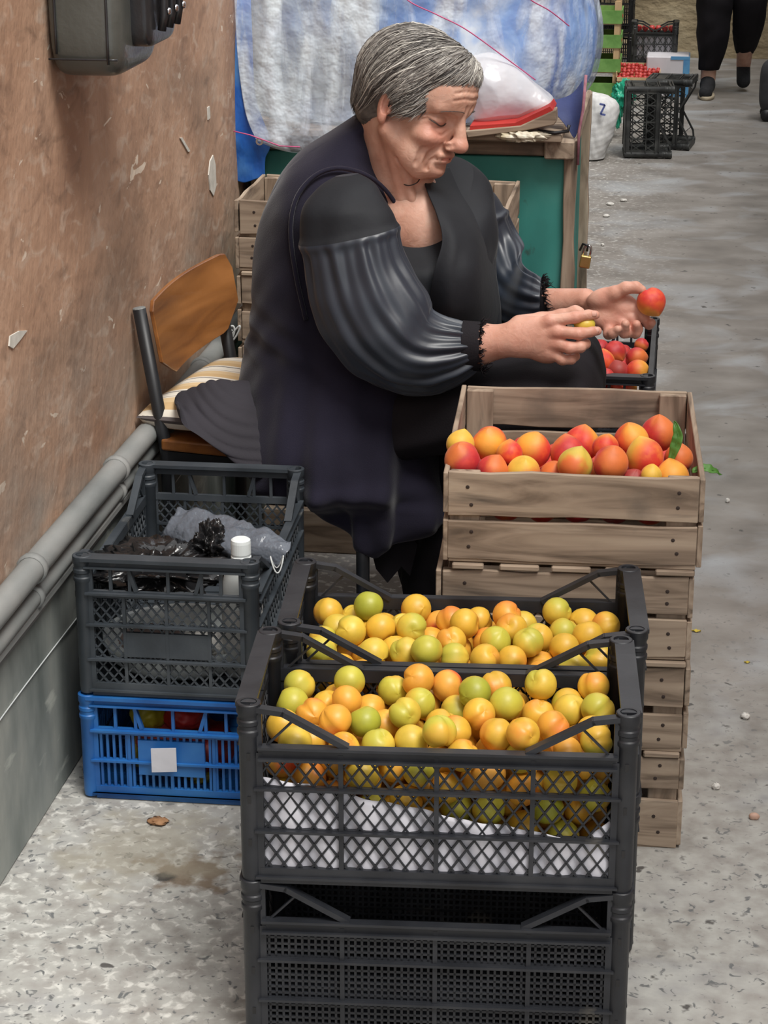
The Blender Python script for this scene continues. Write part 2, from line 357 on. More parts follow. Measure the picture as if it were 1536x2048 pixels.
M_brass = mat('brass', [(.45,.30,.10),(.60,.42,.16)], .35, 30, metal=.8)
M_red = mat('red_cloth', [(.35,.015,.012),(.55,.04,.03)], .7, 9, bump=.3)
M_pink = mat('pink_twine', [(.60,.10,.25)], .6)
M_leaf = mat('peach_leaf', [(.05,.16,.02),(.11,.27,.05)], .5, 20, bump=.2)
M_cable = mat('pale_cable', [(.55,.58,.58)], .5)

# ================================================================== the setting
m = MB(); m.cb(-1.4, 3.6, .2, 13.2, -.12, 0); o = tag(m.build('floor', M_floor), None, kind='structure')
XW = -.985
m = MB(); m.cb(XW-.25, XW, -.4, 12.7, .30, 3.4); tag(m.build('wall_left', M_plaster), None, kind='structure')
m = MB(); m.cb(XW-.25, XW+.012, -.4, 12.7, 0, .36); tag(m.build('trim_1', M_wains, bevel=.004), None, kind='structure')
m = MB(); m.cb(XW-.05, XW+.020, -.4, 9, .345, .362); tag(m.build('trim_2', M_pipe, bevel=.003), None, kind='structure')
m = MB(); m.cb(XW-.25, 3.6, 12.7, 13, 0, 3.6); tag(m.build('wall_back', M_back), None, kind='structure')
m = MB()
m.cb(1.25, 1.5, 1.2, 12.7, 0, 3.4); tag(m.build('wall_light_block', M_plaster), None, kind='structure')  # unseen wall, added to cut the light from the right
# pipes along the wall
for z, x, r, lb in ((.435, XW+.022, .021, 'thick grey painted pipe running along the wall, topmost of three'), (.392, XW+.020, .0155, 'thinner grey pipe running along the wall, middle of three')):
    m = MB(); pts = [(x, y, z+.003*math.sin(y*3.1+z*40)) for y in np.linspace(-.3, 8.5, 60)]; m.tube(pts, r, 16)
    p = tag(m.build('wall_pipe', M_pipe, smooth=True), lb, 'pipe')
    for y in (2.92, 3.42, 4.1): m = MB(); m.lathe([(r+.0005, -.008), (r+.004, -.006), (r+.004, .006), (r+.0005, .008)], (x, y, z+.003*math.sin(y*3.1+z*40)), 16, Matrix.Rotation(math.pi/2, 3, 'X')); m.build('pipe_clip', M_pipe, p, smooth=True)
m = MB(); m.cb(XW+.012, XW+.030, -.3, 8.5, .3635, .3765); tag(m.build('cable_trunking', M_pipe, bevel=.002), 'flat grey conduit strip on the ledge, lowest of the wall lines', 'conduit')
m = MB(); m.tube([(XW+.014, y, .256+.004*math.sin(y*5)) for y in np.linspace(1.5, 6, 50)], .0012, 6); tag(m.build('wall_wire', M_cable, smooth=True), 'thin pale wire along the grey lower wall', 'wire')
# peeled spots of lime on the brown wall (thin chips of paint)
def chip(py_list, label):
    m = MB(); P = [atX(x, y, XW+.0015) for x, y in py_list]; m.prism(P, (-.0014, 0, 0), (.0008, 0, 0)); return m
m = chip([(420,322),(426,310),(431,330),(432,372),(427,392),(420,380),(417,350)], '')
for poly in ([(18,692),(20,672),(38,662),(54,661),(40,680),(26,697)], [(415,215),(419,212),(420,236),(416,240)], [(360,276),(364,275),(380,302),(376,304)]): m.prism([atX(x, y, XW+.0015) for x, y in poly], (-.0014, 0, 0), (.0008, 0, 0))
tag(m.build('trim_3', mat('lime_chip', [(.55,.53,.47),(.72,.70,.64)], .9, 60)), None, kind='structure')

# ================================================================== plastic crates
def lattice(mb, ax, pos, u0, u1, z0, z1, sp=.0195, sl=1.42, wd=.0024, t=.004, out=None):
    for sg in (1, -1):
        c0 = (z0-sl*u1) if sg > 0 else (z0+sl*u0); c1 = (z1-sl*u0) if sg > 0 else (z1+sl*u1)
        c = math.ceil(c0/(sp*sl))*sp*sl
        while c < c1:
            pts = []
            for u in (u0, u1):
                z = sg*sl*u+c
                if z0 <= z <= z1: pts.append((u, z))
            for z in (z0, z1):
                u = (z-c)/(sg*sl)
                if u0 < u < u1: pts.append((u, z))
            if len(pts) >= 2 and abs(pts[0][0]-pts[1][0]) > .001:
                (ua, za), (ub, zb) = pts[0], pts[1]
                if ax == 'x': mb.bar((ua, pos, za), (ub, pos, zb), wd, t, (0, 1, 0))
                else: mb.bar((pos, ua, za), (pos, ub, zb), wd, t, (1, 0, 0))
            c += sp*sl
def plastic_crate(name, L, W, H, M, label, loc, rz=0, style='lattice', group=None, dip=True, label_plate=True, lat=1.0):
    root = thing(name, loc, label, 'crate', rz, group)
    pr_ = .015; lx, wy = L/2-pr_, W/2-pr_
    for sx in (-1, 1):
        for sy in (-1, 1):
            m = MB(); prof = [(.0, .004), (.0125, .004), (.0135, .012), (.0135, H-.045), (.0155, H-.042), (.0155, H-.037), (.0140, H-.035), (.0140, H-.030), (.0155, H-.028), (.0155, H-.023), (.0140, H-.021), (.0140, H-.016), (.0158, H-.013), (.0158, H-.001), (.0145, H), (.0105, H), (.0098, H-.003), (.0098, H-.03), (0, H-.03)]
            m.lathe(prof, (sx*lx, sy*wy, 0), 18)
            o = m.build('corner_post', M, root, smooth=True); o.modifiers.new('e', 'EDGE_SPLIT').split_angle = .6
            for zz in (.24, .48, .72): m = MB(); m.box((sx*lx+.003*sx*0, sy*(wy+.0133), H*zz), (.0045, .0012, .010)); m.build('slot', M_black, o)
    rails = [H-.066, H-.116, H-.176, .010]
    for sy in (-1, 1):
        m = MB(); y = sy*(W/2-.010); x0 = lx-.012
        if dip:
            m.box((0, y, H-.066), (2*x0, .008, .018)); m.box((0, y+sy*.004, H-.058), (2*x0, .014, .0035)); m.box((0, y+sy*.004, H-.074), (2*x0, .014, .0035))
            for sx in (-1, 1):
                m.bar((sx*(lx-.002), y, H-.006), (sx*(lx-.045), y, H-.012), .013, .007, (0, 0, 1))
                m.bar((sx*(lx-.042), y, H-.011), (sx*(lx-.125), y, H-.058), .013, .007, (0, 0, 1))
                m.bar((sx*(lx-.02), y, H-.060), (sx*(lx-.055), y, H-.024), .0025, .004, (0, 1, 0))
        else:
            m.box((0, y, H-.010), (2*x0, .010, .018)); m.box((0, y, H-.060), (2*x0, .010, .01))
            for u in np.linspace(-x0, x0, 11): m.box((u, y, H-.035), (.005, .006, .045))
        for z in rails[1:]: m.box((0, y+sy*.0035, z), (2*lx-.012, .012, .0035)); m.box((0, y, z), (2*lx-.02, .006, .005))
        m.box((0, y, .012), (2*x0, .010, .022))
        for u in (-x0, -L/4+.005, 0, L/4-.005, x0):
            m.box((u, y+sy*.001, (H-.066)/2+.004), (.006 if abs(u) < x0 else .011, .007, H-.075))
        if dip:
            for sx in (-1, 1): m.box((sx*x0, y, H-.035), (.010, .007, .06))
        if style == 'lattice':
            for za, zb in ((.012, rails[2]), (rails[2], rails[1]), (rails[1], rails[0]-.006)): lattice(m, 'x', y, -x0, x0, za, zb, .0195*lat, 1.42, .0024*lat**.6)
        elif style == 'grid':
            n = int(2*x0/.0085)
            for i in range(n+1): m.box((-x0+2*x0*i/n, y-.001*sy, H/2-.03), (.0032, .004, H-.07))
            for z in np.arange(.02, H-.07, .0092): m.box((0, y-.001*sy, z), (2*x0, .004, .0034))
        else:
            n = int(2*x0/.011)
            for i in range(n+1): m.box((-x0+2*x0*i/n, y, H/2-.03), (.0042, .005, H-.07))
            m.box((0, y, H*.38), (2*x0, .006, .004))
        m.build('long_side', M, root)
    for sx in (-1, 1):
        m = MB(); x = sx*(L/2-.010); y0 = wy-.010
        m.box((x-sx*.001, 0, H-.004), (.026, 2*wy, .006)); m.box((x, 0, H-.012), (.008, 2*y0, .018))
        m.box((x, 0, H-.064), (.007, 2*y0, .012)); m.box((x+sx*.004, 0, H-.062), (.014, 2*wy-.01, .0035)); m.box((x+sx*.004, 0, H-.018), (.012, 2*wy-.01, .003))
        hh = .058
        for u in (-y0, -y0+.036, -hh, -.004 if style != 'blue' else 0, hh, y0-.036, y0): m.box((x, u, H-.04), (.006, .005 if abs(u) < y0 else .014, .05))
        for s2 in (-1, 1): m.bar((x, s2*(hh+.001), H-.022), (x, s2*(hh-.010), H-.058), .006, .008, (1, 0, 0))
        for z in rails[1:]: m.box((x+sx*.0035, 0, z), (.012, 2*wy-.008, .0035)); m.box((x, 0, z), (.006, 2*y0, .005))
        m.box((x, 0, .012), (.010, 2*y0, .022))
        for u in (-y0, -y0*.55, 0, y0*.55, y0): m.box((x+sx*.001, u, (H-.066)/2+.004), (.007, .005 if abs(u) < y0 else .013, H-.075))
        if style in ('lattice', 'grid'):
            for za, zb in ((.012, rails[2]), (rails[2], rails[1]), (rails[1], rails[0]-.006)): lattice(m, 'y', x, -y0, y0, za, zb, .0165*lat, 1.25, .0024*lat**.6)
            if label_plate: m.box((x+sx*.001, 0, rails[1]-.033), (.006, .135, .042))
        else:
            n = int(2*y0/.0105)
            for i in range(n+1): m.box((x, -y0+2*y0*i/n, H/2-.03), (.005, .0042, H-.07))
            m.box((x, 0, H*.36), (.006, 2*y0, .004))
            if label_plate: m.box((x+sx*.001, .0, H*.42), (.008, .11, .062))
        m.build('short_side', M, root)
    m = MB(); m.box((0, 0, .006), (2*lx, 2*wy, .003))
    for i in range(15): m.box((-lx+2*lx*i/14, 0, .008), (.004, 2*wy, .006))
    for i in range(9): m.box((0, -wy+2*wy*i/8, .008), (2*lx, .004, .006))
    m.build('crate_base', M, root)
    return root
RZ = math.radians(4.3)
C1 = (-.278, 2.487); C2 = (-.276, 2.756); CH = .252
plastic_crate('plastic_crate', .504, .262, CH, M_dark, 'charcoal crate with fine square mesh, empty, under the nearer crate of apricots', (*C1, 0), RZ, 'grid')
plastic_crate('plastic_crate', .504, .262, CH, M_dark, 'charcoal diamond lattice crate full of apricots, lined with white paper', (*C1, CH-.004), RZ)
plastic_crate('plastic_crate', .504, .262, CH, M_dark, 'charcoal crate beneath the farther apricot crate, hidden but for its right side', (*C2, 0), RZ+.006, 'lattice')
plastic_crate('plastic_crate', .504, .262, CH, M_dark, 'charcoal crate full of apricots touching the wooden crates, farther of the two', (*C2, CH-.004), RZ+.006)
# left stack: blue crate below, grey one with bags on top
LX = -.785; LY = 3.262
plastic_crate('plastic_crate', .50, .305, .186, M_blue, 'bright blue slotted plastic crate on the floor beside the wall', (LX, LY, 0), math.radians(91.5), 'slot')
plastic_crate('plastic_crate', .50, .300, .240, M_dark2, 'dusty grey plastic crate holding bags and a bottle, stacked on the blue crate', (LX, LY, .186), math.radians(91.5))
m = MB(); P = [atY(x, y, 3.0015) for x, y in ((302, 1497), (352, 1496), (354, 1543), (304, 1544))]; m.prism(P, (0, -.0012, 0), (0, .0004, 0)); fix_normals(m.build('paper_label', M_white)); bpy.data.objects['paper_label'].parent = None
tag(bpy.data.objects['paper_label'], 'small square white paper label stuck on the blue crate front', 'label')
# peach crate beyond her knees, on a second crate
plastic_crate('plastic_crate', .50, .30, .235, M_dark, 'black crate of peaches beyond her hands', (-.182, 4.345, .217), math.radians(90), 'slot', dip=False, label_plate=False)
plastic_crate('plastic_crate', .50, .30, .215, M_dark, 'black crate under the peach crate beyond her hands', (-.182, 4.345, 0), math.radians(90), 'slot', dip=False, label_plate=False)
# paper lining of the front crate
cs, sn = math.cos(RZ), math.sin(RZ)
def c1(x, y, z): return (C1[0]+x*cs-y*sn, C1[1]+x*sn+y*cs, z+CH-.004)
G = []
for j in range(13):
    row = []
    for i in range(61):
        u = i/60; x = -.222+.444*u; top = (.150-.078*u-.012*math.sin(u*3.1)*u) if u < .93 else (.078+(u-.93)*.35); t = j/12
        row.append(c1(x, -.1185+.003*math.sin(u*23+t*4)*t+.002*math.sin(u*57), .014+t*(top-.014)))
    G.append(row)
m = MB(); m.grid(G); o = m.build('paper_liner', M_white, smooth=True, solid=.0008); tag(o, 'white paper lining the front of the nearer apricot crate', 'paper')

# ================================================================== fruit
def fruit_mesh(name, r, mats, seed, tip=0, groove=.10, elong=1.0, nu=28, nv=18):
    g = np.random.default_rng(seed); me = bpy.data.meshes.new(name); vs = []; fs = []
    for i in range(nv+1):
        th = math.pi*i/nv
        for j in range(nu):
            ph = 2*math.pi*j/nu; q = r
            gd = math.exp(-((min(ph, 2*math.pi-ph))/.26)**2); q *= 1-groove*gd*math.sin(th)**.6
            if th < .55: q *= 1-.16*(math.cos(th/.55*math.pi/2))**1.5          # stem dimple
            q *= 1+.015*math.sin(2*ph+seed)
            z = q*math.cos(th)*elong
            if tip: z -= tip*r*max(0, 1-(math.pi-th)/.75)**1.5
            vs.append((q*math.sin(th)*math.cos(ph), q*math.sin(th)*math.sin(ph)*(1.03), z))
    for i in range(nv):
        for j in range(nu): fs.append((i*nu+j, (i+1)*nu+j, (i+1)*nu+(j+1) % nu, i*nu+(j+1) % nu))
    me.from_pydata(vs, [], fs)
    me.polygons.foreach_set('use_smooth', [True]*len(fs))
    me.materials.append(mats); me.update(); return me
def fruit_mat(name, base, blush, lo, hi, rough=.42, fuzz=0, spot=None, amt=1.0, third=None):
    m = mat(name, [tuple(c*.86 for c in base), base, tuple(min(1, c*1.1) for c in base)], rough, 40, rand=True, bump=.12, bscale=260, sss=.05, sheen=fuzz*.25, bdist=.0006)
    n = m.node_tree; L = n.links.new; b = n.nodes['Principled BSDF']; src = b.inputs['Base Color'].links[0].from_socket
    t = n.nodes.new('ShaderNodeTexCoord'); sx = n.nodes.new('ShaderNodeVectorMath'); sx.operation = 'NORMALIZE'; L(t.outputs['Object'], sx.inputs[0])
    dt = n.nodes.new('ShaderNodeVectorMath'); dt.operation = 'DOT_PRODUCT'; L(sx.outputs[0], dt.inputs[0]); dt.inputs[1].default_value = (.55, .6, .58)
    nz = n.nodes.new('ShaderNodeTexNoise'); nz.inputs['Scale'].default_value = 55; nz.inputs['Detail'].default_value = 5
    oi = n.nodes.new('ShaderNodeObjectInfo'); ad = n.nodes.new('ShaderNodeVectorMath'); ad.operation = 'ADD'; L(t.outputs['Object'], ad.inputs[0]); L(oi.outputs['Random'], ad.inputs[1]); L(ad.outputs[0], nz.inputs['Vector'])
    ma = n.nodes.new('ShaderNodeMath'); ma.operation = 'MULTIPLY_ADD'; L(nz.outputs['Fac'], ma.inputs[0]); ma.inputs[1].default_value = 1.1; L(dt.outputs['Value'], ma.inputs[2])
    mr = n.nodes.new('ShaderNodeMapRange'); mr.inputs['From Min'].default_value = lo; mr.inputs['From Max'].default_value = hi; mr.inputs['To Max'].default_value = amt; mr.interpolation_type = 'SMOOTHSTEP'; L(ma.outputs[0], mr.inputs['Value'])
    mx = n.nodes.new('ShaderNodeMix'); mx.data_type = 'RGBA'; L(mr.outputs[0], mx.inputs['Factor']); L(src, mx.inputs['A'])
    if third:
        m3 = n.nodes.new('ShaderNodeMix'); m3.data_type = 'RGBA'; m3.inputs['A'].default_value = (*blush, 1); m3.inputs['B'].default_value = (*third, 1)
        n3 = n.nodes.new('ShaderNodeMapRange'); n3.inputs['From Min'].default_value = .42; n3.inputs['From Max'].default_value = .66; L(nz.outputs['Fac'], n3.inputs['Value']); L(n3.outputs[0], m3.inputs['Factor']); L(m3.outputs['Result'], mx.inputs['B'])
    else: mx.inputs['B'].default_value = (*blush, 1)
    L(mx.outputs['Result'], b.inputs['Base Color']); return m
AC = [('golden yellow', fruit_mat('apricot_gold', (.70,.42,.045), (.74,.24,.04), .8, 1.7, amt=.7), .32),
      ('yellow', fruit_mat('apricot_yellow', (.68,.48,.06), (.50,.46,.06), .5, 1.5), .34),
      ('yellow-green', fruit_mat('apricot_green', (.50,.46,.055), (.70,.42,.05), .5, 1.4), .17),
      ('green', fruit_mat('apricot_lime', (.37,.38,.04), (.60,.44,.05), .6, 1.5), .06),
      ('orange', fruit_mat('apricot_orange', (.76,.36,.045), (.72,.18,.04), .7, 1.6, amt=.7), .09),
      ('red-blushed', fruit_mat('apricot_blush', (.78,.38,.06), (.70,.10,.035), .5, 1.3), .05)]
AR = .0224
AM = {k: [fruit_mesh('apricot', AR, mm, s, groove=gv) for s, gv in ((1, .15), (2, .09), (3, .19))] for k, mm, _ in AC}
def rot_rand(g): 
    q = g.normal(size=4); q /= np.linalg.norm(q); return tuple(q)
def heap(g, xa, xb, ya, yb, floor, top, r, tries=26, nmax=700):
    P = np.zeros((nmax, 3)); n = 0; miss = 0
    while n < nmax and miss < 60:
        best = None
        for _ in range(tries):
            x = g.uniform(xa+r, xb-r); y = g.uniform(ya+r, yb-r); z = floor(x, y)+r
            if n:
                d2 = (P[:n, 0]-x)**2+(P[:n, 1]-y)**2; k = d2 < (2*r*.94)**2
                if k.any(): z = max(z, (P[:n, 2][k]+np.sqrt((2*r*.94)**2-d2[k])).max())
            if best is None or z < best[2]: best = (x, y, z)
        if best[2] > top(best[0], best[1]): miss += 1; continue
        P[n] = best; n += 1
    return P[:n]
ORD = ['first','second','third','fourth','fifth','sixth','seventh','eighth','ninth','tenth','eleventh','twelfth','thirteenth','fourteenth','fifteenth','sixteenth','seventeenth','eighteenth','nineteenth','twentieth','twenty-first','twenty-second','twenty-third','twenty-fourth','twenty-fifth']
def apricots(center, rz, which, seed, top, front_low, zfloor):
    g = np.random.default_rng(seed); base = zfloor
    P = heap(g, -.227, .227, -.112, .112, lambda x, y: base, lambda x, y: top(x, y)-AR*.6, AR, 70)
    c, s = math.cos(rz), math.sin(rz); W = np.stack([center[0]+P[:, 0]*c-P[:, 1]*s, center[1]+P[:, 0]*s+P[:, 1]*c, P[:, 2]], 1)
    cover = np.array([((np.hypot(P[:, 0]-p[0], P[:, 1]-p[1]-.0) < AR*1.5) & (P[:, 2] > p[2]+AR*.9)).sum() for p in P])
    # is it seen? sight lines to points of its surface against the other fruit
    seen = []
    for i, p in enumerate(W):
        d = _C-p; d /= np.linalg.norm(d); cnt = 0
        a = np.cross(d, [0, 0, 1]); a /= np.linalg.norm(a); b = np.cross(a, d)
        for k in range(13):
            q = p+(a*math.cos(k*.5236)+b*math.sin(k*.5236))*AR*(.8 if k < 12 else 0)
            v = W-q; t = v@d; dist = np.linalg.norm(v-t[:, None]*d, axis=1); cnt += not ((dist < AR*.97) & (t > .001) & (np.arange(len(W)) != i)).any()
        seen.append(cnt)
    seen = np.array(seen); front = P[:, 1] < -.113+2.2*AR
    vis = (seen > 0) & ((P[:, 2] > top(0, 0)-.055) | (front & front_low & (P[:, 2]-base > .0)))
    toprow = vis & (P[:, 2] > top(0, 0)-3.2*AR) & (seen >= 3)
    px = np.array([proj(w_)[:2] for w_ in W]); names = {}
    idx = np.where(toprow)[0]
    if len(idx):
        ys = px[idx, 1]; nb = 7; edges = np.linspace(ys.min()-1, ys.max()+1, nb+1)
        for b_ in range(nb):
            row = [i for i in idx if edges[b_] <= px[i, 1] < edges[b_+1]]; row.sort(key=lambda i: px[i, 0])
            rn = ['rearmost', 'second', 'third', 'fourth', 'fifth', 'sixth', 'foremost'][b_]
            for k, i in enumerate(row): names[i] = f"{ORD[min(k, 24)]} from the wall in the {rn} row"
    rest = [i for i in np.where(vis & ~toprow)[0]]
    fr = [i for i in rest if front[i] and front_low and P[i, 2] < top(0, 0)-.045]
    if fr:
        for b_, zz in enumerate(('upper', 'middle', 'lower')):
            zs = P[fr, 2]; e = np.linspace(zs.min()-.001, zs.max()+.001, 4)[::-1]
            row = sorted([i for i in fr if e[b_+1] <= P[i, 2] < e[b_]], key=lambda i: px[i, 0])
            for k, i in enumerate(row): names[i] = f"{ORD[min(k, 24)]} from the wall behind the {zz} lattice"
    left = sorted([i for i in np.where(vis)[0] if i not in names], key=lambda i: px[i, 0])
    for k, i in enumerate(left): names[i] = f"half buried, {ORD[k % 25]} from the wall{' counting on' if k > 24 else ''}"
    pr_ = [a[2] for a in AC]; pr_ = np.array(pr_)/sum(pr_); hid = []
    for i in range(len(W)):
        ci = g.choice(len(AC), p=pr_); cname = AC[ci][0]
        if not vis[i]: hid.append(W[i]); continue
        o = bpy.data.objects.new('apricot', AM[cname][g.integers(3)]); COL.objects.link(o); o.location = W[i]; o.rotation_mode = 'QUATERNION'; o.rotation_quaternion = rot_rand(g)
        sc = g.uniform(.93, 1.0); o.scale = (sc, sc, sc*g.uniform(.96, 1.0))
        where = names.get(i); nm = 'nearer' if which == 'near' else 'farther'
        tag(o, f"{cname} apricot {where}, {nm} crate" if where else f"{cname} apricot half buried between others of the {nm} crate", 'apricot', f"apricots in the {nm} crate")
    m = MB(); B = AM['golden yellow'][0]; bv = [v.co.copy() for v in B.vertices]; bf = [tuple(p.vertices) for p in B.polygons]
    ico = fruit_mesh('x', AR*.97, AC[0][1], 5, nu=12, nv=8); iv = [v.co.copy() for v in ico.vertices]; fi = [tuple(p.vertices) for p in ico.polygons]
    for p in hid: m.add([v+Vector(p) for v in iv], fi)
    o = m.build('apricot_heap', AC[0][1], smooth=True); tag(o, f"apricots deep in the heap of the {'nearer' if which == 'near' else 'farther'} crate", 'apricots', kind='stuff')
    return vis.sum()
nA = apricots(C1, RZ, 'near', 11, lambda x, y: .462+.016*math.sin(x*9+1)+.10*(y+.0)+.008*math.sin(x*31), True, .262)
nB = apricots(C2, RZ+.006, 'far', 12, lambda x, y: .458+.012*math.sin(x*11+2)+.10*(y+.0), False, .345)
print('apricots', nA, nB)

# wooden crates -------------------------------------------------------------
def plank(m, x0, x1, y0, y1, z0, z1, wob=.0015, along='x', g=rng):
    """a board with slightly uneven edges"""
    n = 7; vs = []; a0, a1 = (x0, x1) if along == 'x' else (y0, y1)
    for i in range(n):
        t = a0+(a1-a0)*i/(n-1); dz0, dz1 = g.uniform(-wob, wob, 2)
        for (q, z) in ((0, z0+dz0), (1, z0+dz0), (1, z1+dz1), (0, z1+dz1)):
            vs.append((t, (y0, y1)[q], z) if along == 'x' else ((x0, x1)[q], t, z))
    fs = [(0, 1, 2, 3)]+[tuple(k*4+q for q in (3, 2, 1, 0)) for k in (n-1,)]
    for i in range(n-1):
        for q in range(4): r = (q+1) % 4; fs.append((i*4+q, (i+1)*4+q, (i+1)*4+r, i*4+r))
    return m.add(vs, fs)
def wood_crate(label, loc, W, D, H, sl_front, rz=0, post=.045, rim=None, group=None, seed=1, base=True, detail=True):
    """W along x, D along y; sl_front: list of (z0,z1) of the slats on each side"""
    g = np.random.default_rng(seed); root = thing('wooden_crate', loc, label, 'crate', rz, group); T = .008
    for (z0, z1) in sl_front:
        for sy in (-1, 1):
            m = MB(); y = sy*(D/2-T/2); e = g.uniform(-.003, .003, 2)
            plank(m, -W/2+e[0], W/2+e[1]*.5, y-T/2, y+T/2, z0, z1, .0022, g=g); o = fix_normals(m.build('slat', WX, root, bevel=.0012))
            if detail:
                for sx in (-1, 1):
                    for k in range(2): 
                        xx = sx*(W/2-.03)+g.uniform(-.006, .006); zz = z0+(z1-z0)*(.3+.4*k)+g.uniform(-.004, .004); n = MB(); n.lathe([(0, .0010), (.0028, .0006), (.0032, -.0002)], (xx, y+sy*T/2, zz), 8, Matrix.Rotation(-sy*math.pi/2, 3, 'X')); n.build('nail', M_nail, o)
        for sx in (-1, 1):
            m = MB(); x = sx*(W/2-T/2+.0085); plank(m, x-T/2, x+T/2, -D/2+.001, D/2-.001, z0+g.uniform(-.003, .003), z1+g.uniform(-.003, .003), .0022, 'y', g=g)
            fix_normals(m.build('slat', WY, root, bevel=.0012))
    for sx in (-1, 1):
        for sy in (-1, 1):
            m = MB(); cx, cy = sx*(W/2-post/2-.001), sy*(D/2-T-.008)
            m.box((cx, cy, (sl_front[0][1]-.002)/2), (post, .015, sl_front[0][1]-.004-.0)); m.build('corner_post', WZ, root, bevel=.0015)
    if base:
        for i in range(5):
            m = MB(); y = -D/2+.03+(D-.06)*i/4; plank(m, -W/2, W/2, y-.028, y+.028, .001, .008, .001, g=g); fix_normals(m.build('base_board', WX, root, bevel=.001))
        for k in range(5):
            m = MB(); xk = -W/2+.03+(W-.06)*k/4; m.box((xk, -D/2+.004, -.0045), (.055+g.uniform(-.015, .012), .016, .009), 0); m.build('base_batten', WX, root, bevel=.002)
    return root
YF = 2.965
zy = lambda py: atY(1340, py, YF)[2]
S = [(959,1046),(1059,1136),(1159,1236),(1246,1320),(1342,1418),(1434,1502),(1522,1582),(1607,1680)]
S = [(zy(b), zy(a)) for a, b in S]; S[-1] = (.002, S[-1][1])
cx_ = [(-.1475, .371), (-.157, .372), (-.150, .362), (-.150, .358)]
lb = ['weathered wooden crate heaped with peaches, topmost of its stack', 'weathered wooden crate directly under the peach crate, second from the top', 'weathered wooden crate third from the top of the stack by the alley', 'weathered wooden crate on the floor carrying the peach stack']
WROT = math.radians(4.5)
for i in range(4):
    a, b = S[2*i], S[2*i+1]; z0 = b[0]-.006
    wood_crate(lb[i], (cx_[i][0], YF+.235, z0), cx_[i][1], .47, a[1]-z0, [(a[0]-z0, a[1]-z0), (b[0]-z0, b[1]-z0)], WROT*.6, seed=20+i)
PZ = S[0][1]
# peaches -----------------------------------------------------------------
PM = {'red': fruit_mat('peach_red', (.68,.17,.04), (.46,.022,.030), .0, .75, .55, .35, third=(.60,.05,.035)),
      'orange-red': fruit_mat('peach_orange', (.80,.36,.045), (.62,.035,.028), -.45, .62, .55, .35, third=(.74,.11,.03)),
      'yellow and red': fruit_mat('peach_yellow', (.76,.46,.06), (.66,.05,.03), .15, 1.1, .55, .35, third=(.80,.20,.04)),
      'dark red': fruit_mat('peach_dark', (.36,.045,.035), (.20,.014,.022), .4, 1.2, .55, .4, third=(.45,.05,.05)),
      'green-yellow': fruit_mat('peach_green', (.58,.42,.06), (.72,.16,.04), .7, 1.4, .5, .3)}
PR = .026
PMM = {k: fruit_mesh('peach', PR, v, i+3, tip=.15, groove=.07, nu=36, nv=24) for i, (k, v) in enumerate(PM.items())}
peach = [ # px, py, r px, kind, row offset, look
 (921,889,27,'yellow and red','behind the big dark one at the corner nearest her'),(925,920,35,'red','at the front corner nearest her'),(979,887,33,'orange-red','round, standing high behind the corner ones'),(984,942,31,'red','at the front slat, second from her side'),(1019,907,25,'orange-red','low between two taller ones, third column'),(1066,900,34,'orange-red','broad one with a tip, behind the yellow one'),(1047,946,34,'yellow and red','with a red point at the front slat'),(1136,907,34,'red','behind the greenish one in the middle'),(1163,888,34,'orange-red','pointed one at the back in the middle'),(1150,930,34,'green-yellow','upright in the middle front, overlapping the slat'),(1107,950,28,'red','small one at the slat, beside the greenish one'),(1198,957,27,'red','low at the slat, right beside the greenish one'),(1221,927,34,'red','below the tall ones, centre of the farther half'),(1211,895,25,'orange-red','peeping from behind at the back'),(1263,882,34,'orange-red','high at the back, beside the highest one'),(1317,868,34,'red','highest one with a point, beside the upright leaf'),(1290,914,37,'yellow and red','largest yellow-cheeked one in front of the high ones'),(1265,967,29,'dark red','dark one low at the front slat'),(1357,917,28,'red','behind the leaf at the alley corner'),(1344,955,34,'orange-red','at the front corner by the alley'),(1302,952,22,'yellow and red','tiny glimpse between its neighbours at the slat')]
Pp = []; 
for (px_, py_, rp, kd, tx) in peach:
    z = PZ+.008+max(0, (905-py_))*.0002; p = atZ(px_, py_, z); k = proj(p)[2]; Pp.append([p, rp*1.05/k])
for it in range(60):
    for i in range(len(Pp)):
        for j in range(i+1, len(Pp)):
            a, b = Pp[i][0], Pp[j][0]; dd = np.linalg.norm(a-b); need = (Pp[i][1]+Pp[j][1])*.96
            if dd < need:
                ra = a-_C; ra /= np.linalg.norm(ra); s_ = 1 if (a-_C)@ra > (b-_C)@ra else -1
                Pp[i][0] = a+ra*s_*(need-dd)*.35; Pp[j][0] = b-ra*s_*(need-dd)*.35
    for q in Pp:
        ymin = YF+.012+q[1]+(q[0][0]+.33)*.05
        if q[0][1] < ymin:
            r_ = q[0]-_C; q[0] = _C+r_*(ymin/(q[0][1]))
def look_rot(tipdir, spin):
    q = Vector(tipdir).to_track_quat('-Z', 'Y'); return q @ Matrix.Rotation(spin, 3, 'Z').to_quaternion()
gp = np.random.default_rng(5)
for (px_, py_, rp, kd, tx), (p, r) in zip(peach, Pp):
    o = bpy.data.objects.new('peach', PMM[kd]); COL.objects.link(o); o.location = p; o.scale = (r/PR,)*3; o.rotation_mode = 'QUATERNION'
    o.rotation_quaternion = look_rot((gp.uniform(-.4, .4), gp.uniform(-.5, .5), 1), gp.uniform(0, 6.28))
    tag(o, f"{kd} peach {tx}, wooden crate", 'peach', 'peaches in the top wooden crate')
